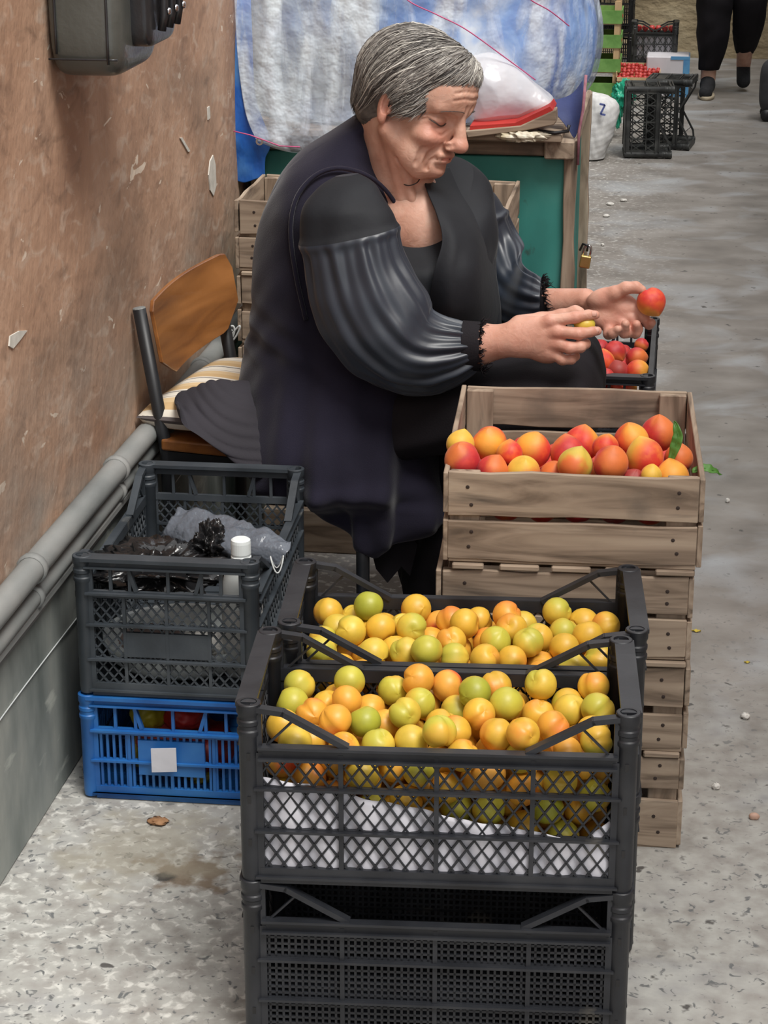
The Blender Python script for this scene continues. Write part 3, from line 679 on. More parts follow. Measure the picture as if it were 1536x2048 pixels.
# those seen through the gap of the slats, and the ones carrying the heap
k = 0
for row, yy in ((0, 3.035), (1, 3.105)):
    for i in range(6):
        kd = ['orange-red', 'yellow and red', 'orange-red', 'red', 'dark red', 'red'][i]
        x = -.295+.0545*i+.01*row; o = bpy.data.objects.new('peach', PMM[kd]); COL.objects.link(o)
        o.location = (x, yy+(x+.15)*.06, PZ-.0995+PR*1.02+.012*(row == 1)); o.rotation_mode = 'QUATERNION'; o.rotation_quaternion = rot_rand(gp)
        tag(o, f"{kd} peach under the heap, in the slat gap, {ORD[i]} from her side" if row == 0 else f'{kd} peach under the heap, seen in the slat gap behind the {ORD[i]} one', 'peach', 'peaches in the top wooden crate')
# one heap of hidden peaches under the visible layer
ico = fruit_mesh('x', PR, PM['orange-red'], 5, nu=14, nv=10); m = MB(); iv = [v.co.copy() for v in ico.vertices]; fi = [tuple(p.vertices) for p in ico.polygons]
for i in range(6):
    for j in range(5):
        m.add([v+Vector((-.29+.056*i, 3.06+.055*j+.03*(i % 2), PZ-.045-.008*j)) for v in iv], fi)
tag(m.build('peach_heap', PM['orange-red'], smooth=True), 'peaches at the bottom of the heap in the wooden crate', 'peaches', kind='stuff')
# leaves
def leaf(name, pts, wid, label, nrm=(0,-1,.5), fold=.15):
    C = catmull(np.array(pts), 16); G = []; 
    for i, p in enumerate(C):
        t = i/15; wv = wid*math.sin(math.pi*min(1, t*.93+.05))**.8; d = Vector(C[min(i+1, 15)]-C[max(i-1, 0)]).normalized(); s_ = d.cross(Vector(nrm)).normalized(); up = s_.cross(d)
        G.append([tuple(Vector(p)+s_*wv*q+up*(abs(q)*wid*fold+.0012*math.sin(t*26+q))) for q in np.linspace(-1, 1, 7)])
    m = MB(); m.grid(G); o = m.build(name, M_leaf, smooth=True, solid=.0006); r = MB(); r.tube([tuple(p) for p in C], [.0009]*15+[.0002], 6); r.build('midrib', M_leaf, o, smooth=True); return tag(o, label, 'leaf')
yL = 3.06
leaf('peach_leaf', [atY(1340, 925, yL-.01), atY(1350, 895, yL-.012), atY(1356, 870, yL-.01), atY(1349, 842, yL)], .0085, 'narrow green leaf standing upright among the peaches', (-.3,-1,.2))
leaf('peach_leaf', [atY(1384, 945, yL-.0), atY(1402, 936, yL), atY(1425, 940, yL), atY(1442, 950, yL+.01)], .0085, 'green leaf sticking out sideways over the alley beside the wooden crate', (0,-.5,1))
# peaches in the crate beyond her hands
gk = 0
for (px_, py_, rp, kd) in ((1229,704,23,'red'),(1272,716,22,'red'),(1205,724,24,'orange-red'),(1236,742,20,'dark red'),(1275,742,23,'orange-red'),(1211,754,18,'red'),(1212,782,18,'red'),(1232,776,16,'orange-red'),(1258,776,16,'orange-red'),(1190,745,20,'red'),(1180,715,20,'red'),(1283,690,14,'red')):
    front = py_ > 770; p = atY(px_, py_, 4.135) if front else atZ(px_, py_, .452-(.012 if py_ > 735 else 0)); k = proj(p)[2]
    o = bpy.data.objects.new('peach', PMM[kd]); COL.objects.link(o); o.location = p; o.scale = (rp/k/PR,)*3; o.rotation_mode = 'QUATERNION'; o.rotation_quaternion = rot_rand(gp)
    tag(o, f"{kd} peach " + ['on top at the back beside her knee', 'on top by the alley rim', 'nearest her knee, half hidden', 'sunk in the middle of the five', 'at the front rim with its dimple showing', 'low beside her knee', 'behind the slots, nearest her knee', 'behind the slots in the middle', 'behind the slots at the alley end', 'hidden behind her knee', 'hidden behind her knee, farther', 'at the far end under her fingers'][gk] + ', black crate', 'peach', 'peaches in the black crate beyond her'); gk += 1
m = MB()
for i in range(4):
    for j in range(8):
        m.add([v*.9+Vector((-.26+.05*i, 4.16+.05*j, .385+.01*((i+j) % 2))) for v in iv], fi)
tag(m.build('peach_heap', PM['red'], smooth=True), 'peaches deep in the black crate beyond her', 'peaches', kind='stuff')

# ================================================================== the chair
CHX, CHY, CHR = -.925, 3.635, math.radians(-10)
ch = thing('chair', (CHX, CHY, 0), 'low metal chair with a varnished plywood back against the wall, under the seated woman', 'chair', CHR)
m = MB(); m.tube([(0, 0, 0), (0, 0, .40), (-.045, 0, .672)], .0125, 14); m.build('rear_leg', M_chairmetal, ch, smooth=True)
m = MB(); m.lathe([(0, .003), (.011, .002), (.0125, 0)], (-.045, 0, .672), 14, Matrix.Rotation(-.16, 3, 'Y')); m.build('end_cap', M_pipe, ch)
m = MB(); m.tube([(0, .36, 0), (0, .36, .40), (-.038, .36, .62)], .0125, 14); m.build('rear_leg', M_chairmetal, ch, smooth=True)
for y in (0, .36):
    m = MB(); m.tube([(.385, y, 0), (.385, y, .405)], .0125, 14); m.build('front_leg', M_chairmetal, ch, smooth=True)
m = MB(); m.bar((0, 0, .395), (.385, 0, .395), .02, .022); m.bar((0, .36, .395), (.385, .36, .395), .02, .022); m.bar((.385, 0, .395), (.385, .36, .395), .02, .022); m.bar((0, 0, .395), (0, .36, .395), .02, .022)
m.build('seat_frame', M_chairmetal, ch)
m = MB(); m.cb(-.005, .40, -.015, .375, .408, .430); m.build('seat', M_chairwood, ch, bevel=.004, seg=2)
# curved plywood backrest, corners cut off
G0 = []; T = .008
outl = [(.012, .53), (.012, .665), (.03, .69), (.36, .70), (.375, .655), (.352, .59), (.30, .545), (.08, .505), (.045, .508)]
m = MB(); nY = 22
def yz(y):
    top = np.interp(y, [.004, .02, .37, .39], [.668, .683, .700, .665]); bot = np.interp(y, [.004, .075, .33, .39], [.572, .535, .550, .600]); return bot, top
vs = []; 
for i in range(nY):
    y = .004+.386*i/(nY-1); b, t = yz(y); cv = -.020*math.sin(math.pi*i/(nY-1))
    for k in range(5):
        z = b+(t-b)*k/4; x = -.025-(z-.54)*.17+cv
        vs += [(x-T/2+.024, y, z), (x+T/2+.024, y, z)]
fs = []
for i in range(nY-1):
    for k in range(4):
        a = i*10+k*2; c = a+10; fs += [(a, a+2, c+2, c), (a+1, c+1, c+3, a+3)]
    a = i*10; fs += [(a, a+10, a+11, a+1), (a+8, a+9, a+19, a+18)]
for i in (0, nY-1):
    for k in range(4): a = i*10+k*2; fs.append((a, a+1, a+3, a+2))
m.add(vs, fs); fix_normals(m.build('backrest', M_chairwood, ch, smooth=False, bevel=.0012))
# seat cushion: sewn striped cover on soft padding
mc = bpy.data.materials.new('striped_cloth'); mc.use_nodes = True; n = mc.node_tree; L = n.links.new; b = n.nodes['Principled BSDF']; b.inputs['Roughness'].default_value = .9
t = n.nodes.new('ShaderNodeTexCoord'); s = n.nodes.new('ShaderNodeSeparateXYZ'); L(t.outputs['Object'], s.inputs[0])
ma = n.nodes.new('ShaderNodeMath'); ma.operation = 'MULTIPLY_ADD'; L(s.outputs['Y'], ma.inputs[0]); ma.inputs[1].default_value = 1/.088; ma.inputs[2].default_value = 3.25
fr = n.nodes.new('ShaderNodeMath'); fr.operation = 'FRACT'; L(ma.outputs[0], fr.inputs[0]); cr = n.nodes.new('ShaderNodeValToRGB'); cr.color_ramp.interpolation = 'CONSTANT'; L(fr.outputs[0], cr.inputs[0])
tan, whi, drk = (.56, .38, .19, 1), (.72, .67, .58, 1), (.10, .085, .085, 1); e = cr.color_ramp.elements
stops = [(0, whi), (.10, drk), (.15, whi), (.24, tan), (.50, (.63, .46, .26, 1)), (.74, whi), (.80, (.34, .26, .2, 1)), (.83, whi)]
while len(e) < len(stops): e.new(.5)
for i, (p_, c_) in enumerate(stops): e[i].position = p_; e[i].color = c_
L(cr.outputs[0], b.inputs['Base Color'])
P = []; nu, nv = 44, 44
def cush(u, v, s_):
    X = -.055+.40*u; Y = -.012+.40*v; ed = max(0, (1-abs(2*u-1)**5))*max(0, (1-abs(2*v-1)**5)); th = .034*ed**.4
    return (X, Y, .466+s_*th+.004*math.sin(X*23+Y*9)*ed)
for s_ in (1, -1):
    for i in range(nu): 
        for j in range(nv): P.append(cush(i/(nu-1), j/(nv-1), s_))
fs = []
for k, o_ in ((0, 0), (1, nu*nv)):
    for i in range(nu-1):
        for j in range(nv-1):
            q = (o_+i*nv+j, o_+(i+1)*nv+j, o_+(i+1)*nv+j+1, o_+i*nv+j+1); fs.append(q if k == 0 else q[::-1])
m = MB(); m.add(P, fs); cu = m.build('cushion', mc, None, smooth=True, loc=(CHX, CHY, 0)); cu.rotation_euler = (0, 0, CHR)
tag(cu, 'thick cushion in a tan and white striped cover on the chair', 'cushion')

# ================================================================== backpack on the wall
bp_ = thing('backpack', (-.925, 3.335, 1.155), 'olive black leather backpack hanging on the brown wall', 'bag')
def rbox(c, d, R, nu=40, nv=26, sq=5, f=None):
    """a soft rounded box"""
    rows = []
    for i in range(nv):
        t = i/(nv-1)*math.pi; zc = -math.cos(t); sc = (1-abs(zc)**sq)**(1/sq) if abs(zc) < 1 else 0
        rows.append((c[0], c[1], c[2]+zc*d[2]/2, sc))
    G = []
    for (x, y, z, sc) in rows:
        r = []
        for j in range(nu+1):
            q = 2*math.pi*j/nu; cx, sy = math.cos(q), math.sin(q); r.append((x+sc*d[0]/2*abs(cx)**(2/sq)*np.sign(cx), y+sc*d[1]/2*abs(sy)**(2/sq)*np.sign(sy), z))
        G.append(r)
    return G
m = MB(); m.grid(rbox((0, 0, .19), (.12, .27, .40), 0, 72, 60, 7)); m.build('body', M_leather, bp_, smooth=True)
m = MB(); m.grid(rbox((.066, .03, .155), (.05, .19, .25), 0, 50, 40, 7)); m.build('front_pocket', M_leather2, bp_, smooth=True)
m = MB(); m.grid(rbox((.092, .03, .20), (.012, .15, .17), 0, 50, 30, 6)); m.build('pocket_flap', M_leather2, bp_, smooth=True)
m = MB(); m.tube([(-.042, -.1345, .03+.31*k/9) for k in range(10)], .0022, 6); m.tube([(.040, -.1345, .015+.33*k/9) for k in range(10)], .0022, 6); m.tube([(-.055+.0122*k, -.1338, .022) for k in range(10)], .0018, 6); m.build('piping', M_leather2, bp_, smooth=True)
for y in (-.02, .03, .08):
    m = MB(); m.tube([(.099, y, .19), (.104, y, .13), (.103, y, .08), (.098, y, .055)], .007, 8); st = m.build('strap', M_leather2, bp_, smooth=True)
    m = MB(); m.lathe([(0, .004), (.005, .003), (.006, 0)], (.1105, y, .085), 12, Matrix.Rotation(math.pi/2, 3, 'Y')); m.build('rivet', M_chrome, st, smooth=True)
    m = MB(); m.bar((.112, y-.009, .135), (.112, y+.009, .135), .002, .002); m.bar((.112, y-.009, .160), (.112, y+.009, .160), .002, .002); m.bar((.112, y-.009, .135), (.112, y-.009, .160), .002, .002); m.bar((.112, y+.009, .135), (.112, y+.009, .160), .002, .002); m.build('buckle', M_chrome, st)
m = MB(); m.tube([(-.045, -.07, .37), (-.055, -.04, .43), (-.06, 0, .45), (-.055, .04, .43), (-.045, .07, .37)], .008, 8); m.build('carry_loop', M_leather2, bp_, smooth=True)
m = MB(); m.tube([(-.985, 3.38, 1.62), (-.96, 3.38, 1.615), (-.945, 3.38, 1.63)], .004, 8); tag(m.build('wall_hook', M_chrome, smooth=True), 'small hook in the brown wall holding the backpack', 'hook')

# ================================================================== crates' contents on the left
def crumple(c, r, seed, nu=90, nv=56, amp=.35, fr=4.0, ridged=True):
    U = np.linspace(0, 2*np.pi, nu+1); V = np.linspace(.001, np.pi-.001, nv); u, v = np.meshgrid(U, V); d = np.stack([np.sin(v)*np.cos(u), np.sin(v)*np.sin(u), np.cos(v)], -1)
    s_ = 0
    for k in range(4):
        q = vnoise(d*fr*(1.8**k)+k*3.1, seed+k); s_ = s_+((1-np.abs(q)*2) if ridged else q)*.5**k
    P = d*(1+amp*s_[..., None])*np.array(r)+np.array(c); return [[tuple(p) for p in row] for row in P]
lc = lambda px, py, z: tuple(atZ(px, py, z))
zb = .186+.02
m = MB(); m.grid(crumple((-.82, 3.125, .368), (.080, .065, .026), 3, amp=.42)); m.grid(crumple((-.745, 3.20, .375), (.022, .028, .034), 8, amp=.5)); tag(m.build('carrier_bag', M_blackbag, smooth=True), 'crumpled shiny black plastic bag in the grey crate', 'bag')
P = [[atZ(356, 1012, .415), atZ(450, 1030, .418), atZ(540, 1062, .415), atZ(583, 1085, .405)],
     [atZ(335, 1045, .40), atZ(430, 1065, .405), atZ(510, 1085, .405), atZ(575, 1105, .395)],
     [atZ(322, 1072, .375), atZ(400, 1100, .375), atZ(480, 1120, .37), atZ(548, 1140, .36)],
     [atZ(330, 1090, .33), atZ(400, 1120, .32), atZ(470, 1150, .30), atZ(530, 1160, .30)]]
P = np.array(P); rows = np.array([catmull(r, 40) for r in P]); rows = np.array([catmull(rows[:, j], 30) for j in range(40)]).transpose(1, 0, 2)
rows[..., 2] += .004*vnoise(rows*50, 4)+.003*(1-2*np.abs(vnoise(rows*90, 9)))
m = MB(); m.grid([[tuple(p) for p in r] for r in rows]); tag(m.build('plastic_sheet', M_film2, smooth=True, solid=.0012), 'folded translucent grey plastic bag spread in the grey crate', 'bag')
# bottle
bt = thing('bottle', (-.672, 3.098, .205), 'clear plastic bottle with a white screw cap standing in the grey crate', 'bottle')
m = MB(); m.lathe([(0, 0), (.030, .001), (.033, .006), (.033, .10), (.031, .115), (.033, .13), (.033, .155), (.026, .178), (.015, .195), (.0125, .20), (.0125, .212)], (0, 0, 0), 32); m.build('bottle_body', M_bottle, bt, smooth=True)
m = MB(); m.lathe([(0, .233), (.0125, .233), (.0155, .231), (.0162, .226), (.0162, .208), (.0155, .206), (.0155, .204), (.0165, .203), (.0165, .199), (.0128, .198)], (0, 0, 0), 36); m.build('screw_cap', M_capw, bt, smooth=False)
m = MB(); m.lathe([(.0335, .055), (.0335, .12)], (0, 0, 0), 32); m.build('bottle_label', film('bottle_wrap', (.62, .62, .60), .8, .5, .1), bt, smooth=True)
# white tray and wrapped things at the bottom of the grey crate
m = MB(); prof = [(.0, .002), (.105, .002), (.118, .014), (.126, .040), (.130, .044), (.130, .038), (.12, .010), (.106, -.002), (0, -.002)]
m.lathe([(r*1.0, z) for r, z in prof], (0, 0, 0), 44); o = m.build('enamel_dish', M_capw, smooth=True, loc=(-.79, 3.155, .203)); o.scale = (1, .95, 1); tag(o, 'white shallow dish on the bottom of the grey crate', 'dish')
m = MB(); m.grid(crumple((-.835, 3.14, .232), (.055, .05, .024), 15, amp=.12, ridged=False)); tag(m.build('wrapped_bread', mat('pinkish_wrap', [(.50, .36, .33), (.62, .50, .48)], .6, 20, bump=.3), smooth=True), 'pinkish wrapped food lying in the white dish', 'food')
m = MB(); m.grid(crumple((-.735, 3.12, .234), (.05, .045, .024), 25, amp=.22)); tag(m.build('tissue_paper', mat('tissue', [(.66, .64, .60), (.78, .76, .72)], .8, 20, bump=.5), smooth=True), 'crumpled pale tissue beside the wrapped food in the dish', 'tissue')
m = MB(); c_ = atZ(554, 1122, .428); m.tube([tuple(c_+np.array([.010*math.cos(q), .012*math.sin(q), .012*math.sin(2*q+1)-.004])) for q in np.linspace(0, 6.28, 24)], .0012, 6); tag(m.build('cable_tie', M_cable, smooth=True), 'white cable tie round the rim of the grey crate', 'cable tie')
m = MB(); pts = [atY(452+14*math.sin(a*1.7)+a*3, 668+16*math.cos(a*2.1), 4.12) for a in np.linspace(0, 7, 50)]; m.tube([tuple(p) for p in catmull(pts, 80)], .0022, 6); tag(m.build('cable_coil', M_cable, smooth=True), 'loops of pale cable hanging at the pipes behind the chair', 'cable')
# inside the blue crate
Z_ = lambda px, py, y=3.095: atY(px, py, y)
for k, (px_, py_, rr, cl, lb_) in enumerate(((300, 1425, (.032, .04, .028), (.45, .36, .02), 'yellow packet behind the handle slot of the blue crate'), (372, 1425, (.038, .04, .03), (.45, .02, .015), 'red packet behind the handle slot of the blue crate'), (330, 1480, (.05, .05, .03), (.50, .08, .07), 'pale red bundle low in the blue crate'), (415, 1490, (.045, .05, .04), (.30, .012, .012), 'dark red bundle in the blue crate at its alley end'), (275, 1490, (.018, .03, .032), (.38, .32, .05), 'dull yellow packet low in the blue crate'), (400, 1540, (.03, .03, .02), (.35, .28, .03), 'small yellow scrap at the bottom of the blue crate'))):
    m = MB(); m.grid(crumple(tuple(Z_(px_, py_)), rr, 30+k, 60, 40, amp=.10, ridged=False)); tag(m.build('packet', mat('packet_'+'abcdef'[k], [tuple(c*.7 for c in cl), cl], .5, 20, bump=.3), smooth=True), lb_, 'packet')

# ================================================================== stack behind her
wood_crate('pale wooden crate behind her back, topmost against the teal cart', (-.627, 4.36, .615), .55, .30, .155, [(.080, .148), (.008, .070)], 0, seed=41)
wood_crate('wooden crate behind her, second of the stack by the teal cart', (-.628, 4.36, .460), .545, .30, .155, [(.085, .148), (.008, .070)], 0, seed=42)
wood_crate('wooden crate behind her, third of the stack by the teal cart', (-.626, 4.36, .305), .55, .30, .155, [(.085, .148), (.008, .070)], 0, seed=43)
plastic_crate('plastic_crate', .50, .29, .205, M_black, 'black lattice crate in the gloom beneath the wooden crates behind the chair', (-.61, 4.36, .10), 0)
g = np.random.default_rng(3)
m = MB(); m.cb(-.86, -.36, 4.20, 4.50, .0, .098); tag(m.build('plinth_board', WX, bevel=.003), 'pale board box on the ground carrying the black crate behind the chair', 'box')
for i in range(9):
    o = bpy.data.objects.new('stored_fruit', fruit_mesh('stored_fruit', .028, M_pt if False else PM['green-yellow'], i+60, groove=.0, elong=1.2)) if i == 0 else o.copy(); COL.objects.link(o)
    o.location = (-.82+.055*i, 4.255+.01*(i % 2), .152+.018*((i*7) % 3)); o.rotation_mode = 'QUATERNION'; o.rotation_quaternion = rot_rand(g)
    tag(o, f'pale fruit glimpsed inside the black crate under the wooden ones, {ORD[i]} from the wall', 'fruit', 'fruit in the black crate behind the chair')

# ================================================================== the teal cart with covered goods
ct = thing('market_cart', (-.58, 4.95, 0), 'teal painted wooden market cart with a raw timber corner post', 'cart')
def loc(x0, x1, y0, y1, z0, z1): return (x0+.58, x1+.58, y0-4.95, y1-4.95, z0, z1)
m = MB(); m.cb(*loc(-.955, -.255, 4.66, 4.68, .06, .79)); m.build('front_panel', M_teal, ct, bevel=.002)
m = MB(); m.cb(*loc(-.272, -.256, 4.68, 5.4, .06, .79)); m.build('side_panel', M_teal, ct, bevel=.002)
m = MB(); m.cb(*loc(-.955, -.935, 4.68, 5.4, .06, .79)); m.build('side_panel', M_teal, ct, bevel=.002)
for x, y in ((-.243, 4.665), (-.95, 4.665), (-.247, 5.4), (-.95, 5.4)):
    m = MB(); 
    for k in range(6): z = .0+.80*k/5; 
    gg = np.random.default_rng(int(abs(x)*100)); n_ = 12; vs = []
    for k in range(n_):
        z = .83*k/(n_-1); w_ = .0135+gg.uniform(-.0025, .0025); dx = gg.uniform(-.002, .002); vs += [(x+.58+dx+a_*w_, y-4.95+b_*.02, z) for a_, b_ in ((-1, -1), (1, -1), (1, 1), (-1, 1))]
    fs = [(3, 2, 1, 0), tuple((n_-1)*4+q for q in range(4))]+[(k*4+q, k*4+(q+1) % 4, k*4+4+(q+1) % 4, k*4+4+q) for k in range(n_-1) for q in range(4)]
    m.add(vs, fs); m.build('corner_post', WZ, ct, bevel=.002)
m = MB(); m.cb(*loc(-.99, -.262, 4.60, 5.42, .832, .850)); m.build('table_top', WX, ct, bevel=.003)
m = MB(); m.cb(*loc(-.30, -.235, 4.62, 5.42, .792, .832)); m.build('top_rail', WY, ct, bevel=.003)
m = MB(); m.cb(*loc(-.97, -.26, 4.645, 4.665, .795, .83)); m.build('top_rail', WX, ct, bevel=.003)
m = MB(); m.tube([tuple(atY(x, y, 4.60)-np.array([-.58, 4.95, 0])) for x, y in ((1075, 262), (1110, 266), (1136, 262), (1138, 250))], .004, 8); m.build('hook_strap', M_black, ct, smooth=True)
# brass padlock on a staple
pl = thing('padlock', tuple(atY(1171, 520, 4.63)), 'brass padlock with a steel shackle hanging on the cart post', 'padlock')
pl.rotation_euler = (0, .15, 0)
m = MB(); m.box((0, 0, -.004), (.024, .013, .028)); m.build('lock_body', M_brass, pl, bevel=.003, seg=3)
m = MB(); m.tube([(-.008, 0, .008), (-.008, 0, .024), (-.006, 0, .031), (0, 0, .034), (.006, 0, .031), (.008, 0, .024), (.008, 0, .008)], .0028, 10); m.build('shackle', M_chrome, pl, smooth=True)
m = MB(); m.tube([tuple(atY(1160, 500, 4.645)), tuple(atY(1166, 488, 4.63)), tuple(atY(1176, 490, 4.625)), tuple(atY(1174, 502, 4.63))], .0028, 8); tag(m.build('iron_staple', M_chairmetal, smooth=True), 'dark iron staple on the cart post above the padlock', 'staple')
m = MB(); P = [atY(x, y, 4.592) for x, y in ((940, 252), (1030, 246), (1100, 213), (1107, 222), (1104, 232), (1035, 245+8), (940, 262))]; m.prism(P, (0, 0, 0), (0, .12, 0)); fix_normals(m.build('red_cloth_edge', M_red)); tag(bpy.data.objects['red_cloth_edge'], 'red cloth strip showing along the edge of the cart top', 'cloth')
m = MB(); m.prism([atY(x, y, 4.585) for x, y in ((930, 262), (1040, 252), (1112, 219), (1113, 243), (1108, 250), (1045, 262), (935, 276))], (0, 0, 0), (0, .05, 0)); o = fix_normals(m.build('chipboard', WX, bevel=.002)); tag(o, 'rough chipboard strip lying at the front edge of the cart', 'board')
m = MB(); m.grid(crumple(tuple(atY(1047, 272, 4.60)), (.050, .03, .011), 51, 70, 36, amp=.2)); tag(m.build('bag_bundle', mat('cream_film', [(.50, .44, .30), (.68, .63, .52)], .35, 20, bump=.5), smooth=True), 'bundle of folded cream plastic bags tucked under the cart top', 'bags')
# heap of goods wrapped in clear film
def R_(py, l, r, yc, b, z=None):
    a0 = atY(l, py, yc); a1 = atY(r, py, yc); c = (a0+a1)/2; return (c, (a1-a0)/2, np.array([0, b, 0]))
rows = [R_(-330, 640, 980, 5.1, .14), R_(-270, 560, 1080, 5.1, .26), R_(-160, 490, 1160, 5.05, .34), R_(-60, 470, 1185, 5.0, .36), R_(0, 468, 1190, 5.0, .36), R_(60, 474, 1197, 5.0, .36), R_(120, 482, 1193, 5.0, .35), R_(170, 488, 1176, 5.0, .34), R_(212, 495, 1140, 4.99, .34), R_(240, 500, 1090, 4.98, .34)]
def wr(amp): 
    def f(u, v, P):
        q = P*np.array([9, 9, 4.5]); return amp*(vnoise(q, 2)+.5*vnoise(q*2.3, 5)+.3*(1-2*np.abs(vnoise(P*np.array([38, 38, 12]), 7))))
    return f
wg = thing('wrapped_goods', (0, 0, 0), 'bulging heap on the cart wrapped in clear film over blue tarpaulin', 'bundle')
V, Q = loft([(c, a*.965, b*.955) for c, a, b in rows], 150, 110, wr(.013)); V[:, 2] = np.maximum(V[:, 2], .856); np_mesh('blue_tarpaulin', [(V, Q)], [M_goods], wg)
V, Q = loft(rows, 220, 150, wr(.011)); V[:, 2] = np.maximum(V[:, 2], .853); np_mesh('clear_film', [(V, Q)], [M_film], wg)
# film skirt hanging down in front at the left
def patch(P, nu, nv, noise=0, seed=0, fr=30):
    P = np.array([[np.asarray(q, float) for q in r] for r in P]); r1 = np.array([catmull(r, nu) for r in P]); r2 = np.array([catmull(r1[:, j], nv) for j in range(nu)]).transpose(1, 0, 2)
    if noise: r2[..., 1] += noise*vnoise(r2*np.array([fr, fr, fr*.25]), seed)+noise*.4*vnoise(r2*np.array([fr*2.4, fr, fr*.6]), seed+1)
    return [[tuple(p) for p in r] for r in r2]
m = MB(); m.grid(patch([[atY(x, -40, 4.60) for x in (468, 560, 660, 760)], [atY(x, 110, 4.595) for x in (476, 560, 660, 760)], [atY(x, y, 4.59) for x, y in ((490, 220), (570, 225), (680, 225), (780, 220))], [atY(x, y, 4.585) for x, y in ((510, 275), (580, 290), (680, 292), (800, 292))], [atY(x, y, 4.59) for x, y in ((516, 284), (585, 305), (690, 300), (820, 298))]], 70, 40, .005, 3)); m.build('film_skirt', M_film, wg, smooth=True, solid=.0008)
m = MB(); m.grid(patch([[atY(x, -60, 4.66) for x in (446, 462, 480, 500)], [atY(x, y, 4.62) for x, y in ((440, 60), (462, 62), (485, 65), (505, 66))], [atY(x, y, 4.60) for x, y in ((442, 180), (465, 185), (492, 190), (512, 195))], [atY(x, y, 4.595) for x, y in ((462, 268), (480, 272), (510, 276), (540, 282))], [atY(x, y, 4.60) for x, y in ((470, 320), (484, 322), (508, 322), (530, 318))], [atY(x, y, 4.60) for x, y in ((474, 362), (488, 366), (508, 360), (529, 352))]], 50, 60, .007, 6)); m.build('hanging_tarp', M_tarp, wg, smooth=True, solid=.001)
m = MB(); m.grid(patch([[atY(x, y, 4.71) for x, y in ((1090, 205), (1140, 190), (1166, 160))], [atY(x, y, 4.67) for x, y in ((1118, 235), (1145, 240), (1168, 200))], [atY(x, y, 4.66) for x, y in ((1140, 262), (1150, 275), (1163, 240))]], 24, 24, .004, 8)); m.build('hanging_tarp', mat('navy_cloth', [(.02, .03, .10), (.04, .06, .18)], .7, 12, bump=.4), wg, smooth=True, solid=.001)
# white lobe of film lying on the board
V, Q = loft([(atY(x, y, 4.70), np.array([0, -.03-.0*r, 0])*1.0+np.array([0, -.05*r/60, 0]), np.array([r/900*.35, 0, r/900])) for x, y, r in ((925, 120, 12), (955, 155, 55), (985, 180, 62), (1020, 192, 50), (1060, 203, 32), (1095, 210, 14), (1104, 212, 5))], 110, 110, wr(.014))
np_mesh('film_bundle', [(V, Q)], [film('milky_film', (.80, .82, .86), .62, .2)], wg)
def tw(pts, label, r=.0014):
    m = MB(); P = []
    for x, y in catmull(np.array(pts, float), 40):
        t = min(max((x-835)/355, -1), 1); yy = 5.0-.36*math.sqrt(max(.02, 1-t*t))-.022; P.append(tuple(atY(x, y, yy)))
    m.tube(P, r, 6); tag(m.build('twine', M_pink, smooth=True), label, 'string', 'twine round the wrapped goods')
tw([(790, -40), (815, 0), (875, 30), (932, 59), (1010, 115), (1071, 160)], 'pink twine running down over the film behind her head')
tw([(1050, -20), (1062, 0), (1100, 22), (1138, 52)], 'short pink twine near the top of the film at the alley side')
m = MB(); m.tube([tuple(atY(x, y, 4.575)) for x, y in ((452, -40), (457, 60), (461, 160), (466, 262))], .0015, 6); m.tube([tuple(atY(x, y, 4.57)) for x, y in ((466, 262), (500, 270), (560, 292), (600, 294))], .0014, 6); tag(m.build('twine', M_pink, smooth=True), 'pink twine hanging down along the blue tarp by the wall', 'string', 'twine round the wrapped goods')
m = MB(); m.lathe([(.0045, -.001), (.0045, .001), (.0085, .001), (.009, 0), (.0085, -.001), (.0045, -.001)], tuple(atY(519, 283, 4.575)), 20, Matrix.Rotation(math.pi/2, 3, 'X')); m.build('grommet', M_chrome, wg)
m = MB(); m.box(tuple(atY(452, 153, 4.585)), (.034, .006, .016)); m.build('tape_tab', M_white, wg, bevel=.001)
m = MB(); m.tube([tuple(atY(x, y, 4.64)) for x, y in ((1172, 150), (1166, 220), (1158, 262), (1156, 330))], .0032, 8); m.build('tie_rope', mat('mauve_rope', [(.30, .12, .16), (.42, .2, .25)], .8, 90), wg, smooth=True)

# ================================================================== far end of the alley
# white sack
def Rs(py, l, r, yc, b): return R_(py, l, r, yc, b)
sk = thing('sack', (0, 0, 0), 'white woven sack with a blue letter standing on the ground beyond the cart', 'sack')
V, Q = loft([Rs(184, 1168, 1186, 9.2, .02), Rs(192, 1165, 1215, 9.2, .05), Rs(208, 1163, 1236, 9.2, .07), Rs(235, 1161, 1237, 9.2, .085), Rs(265, 1160, 1228, 9.2, .09), Rs(295, 1160, 1216, 9.2, .09), Rs(314, 1162, 1210, 9.2, .08)], 80, 60, lambda u, v, P: .004*vnoise(P*np.array([50, 50, 22]), 3)+.002*vnoise(P*120, 4))
np_mesh('sack_body', [(V, Q)], [mat('woven_white', [(.60, .60, .60), (.74, .74, .73)], .6, 60, bump=.3, bscale=200)], sk)
m = MB(); A = [tuple(atY(x, y, 9.098)) for x, y in ((1199, 208), (1210, 210), (1201, 228), (1211, 230))]
m.bar(A[0], A[1], .008, .006, (0, 1, 0)); m.bar(A[2], A[3], .008, .006, (0, 1, 0)); m.bar(A[1], A[2], .008, .006, (0, 1, 0)); m.build('printed_letter', mat('blue_ink', [(.10, .13, .35)], .7), sk)
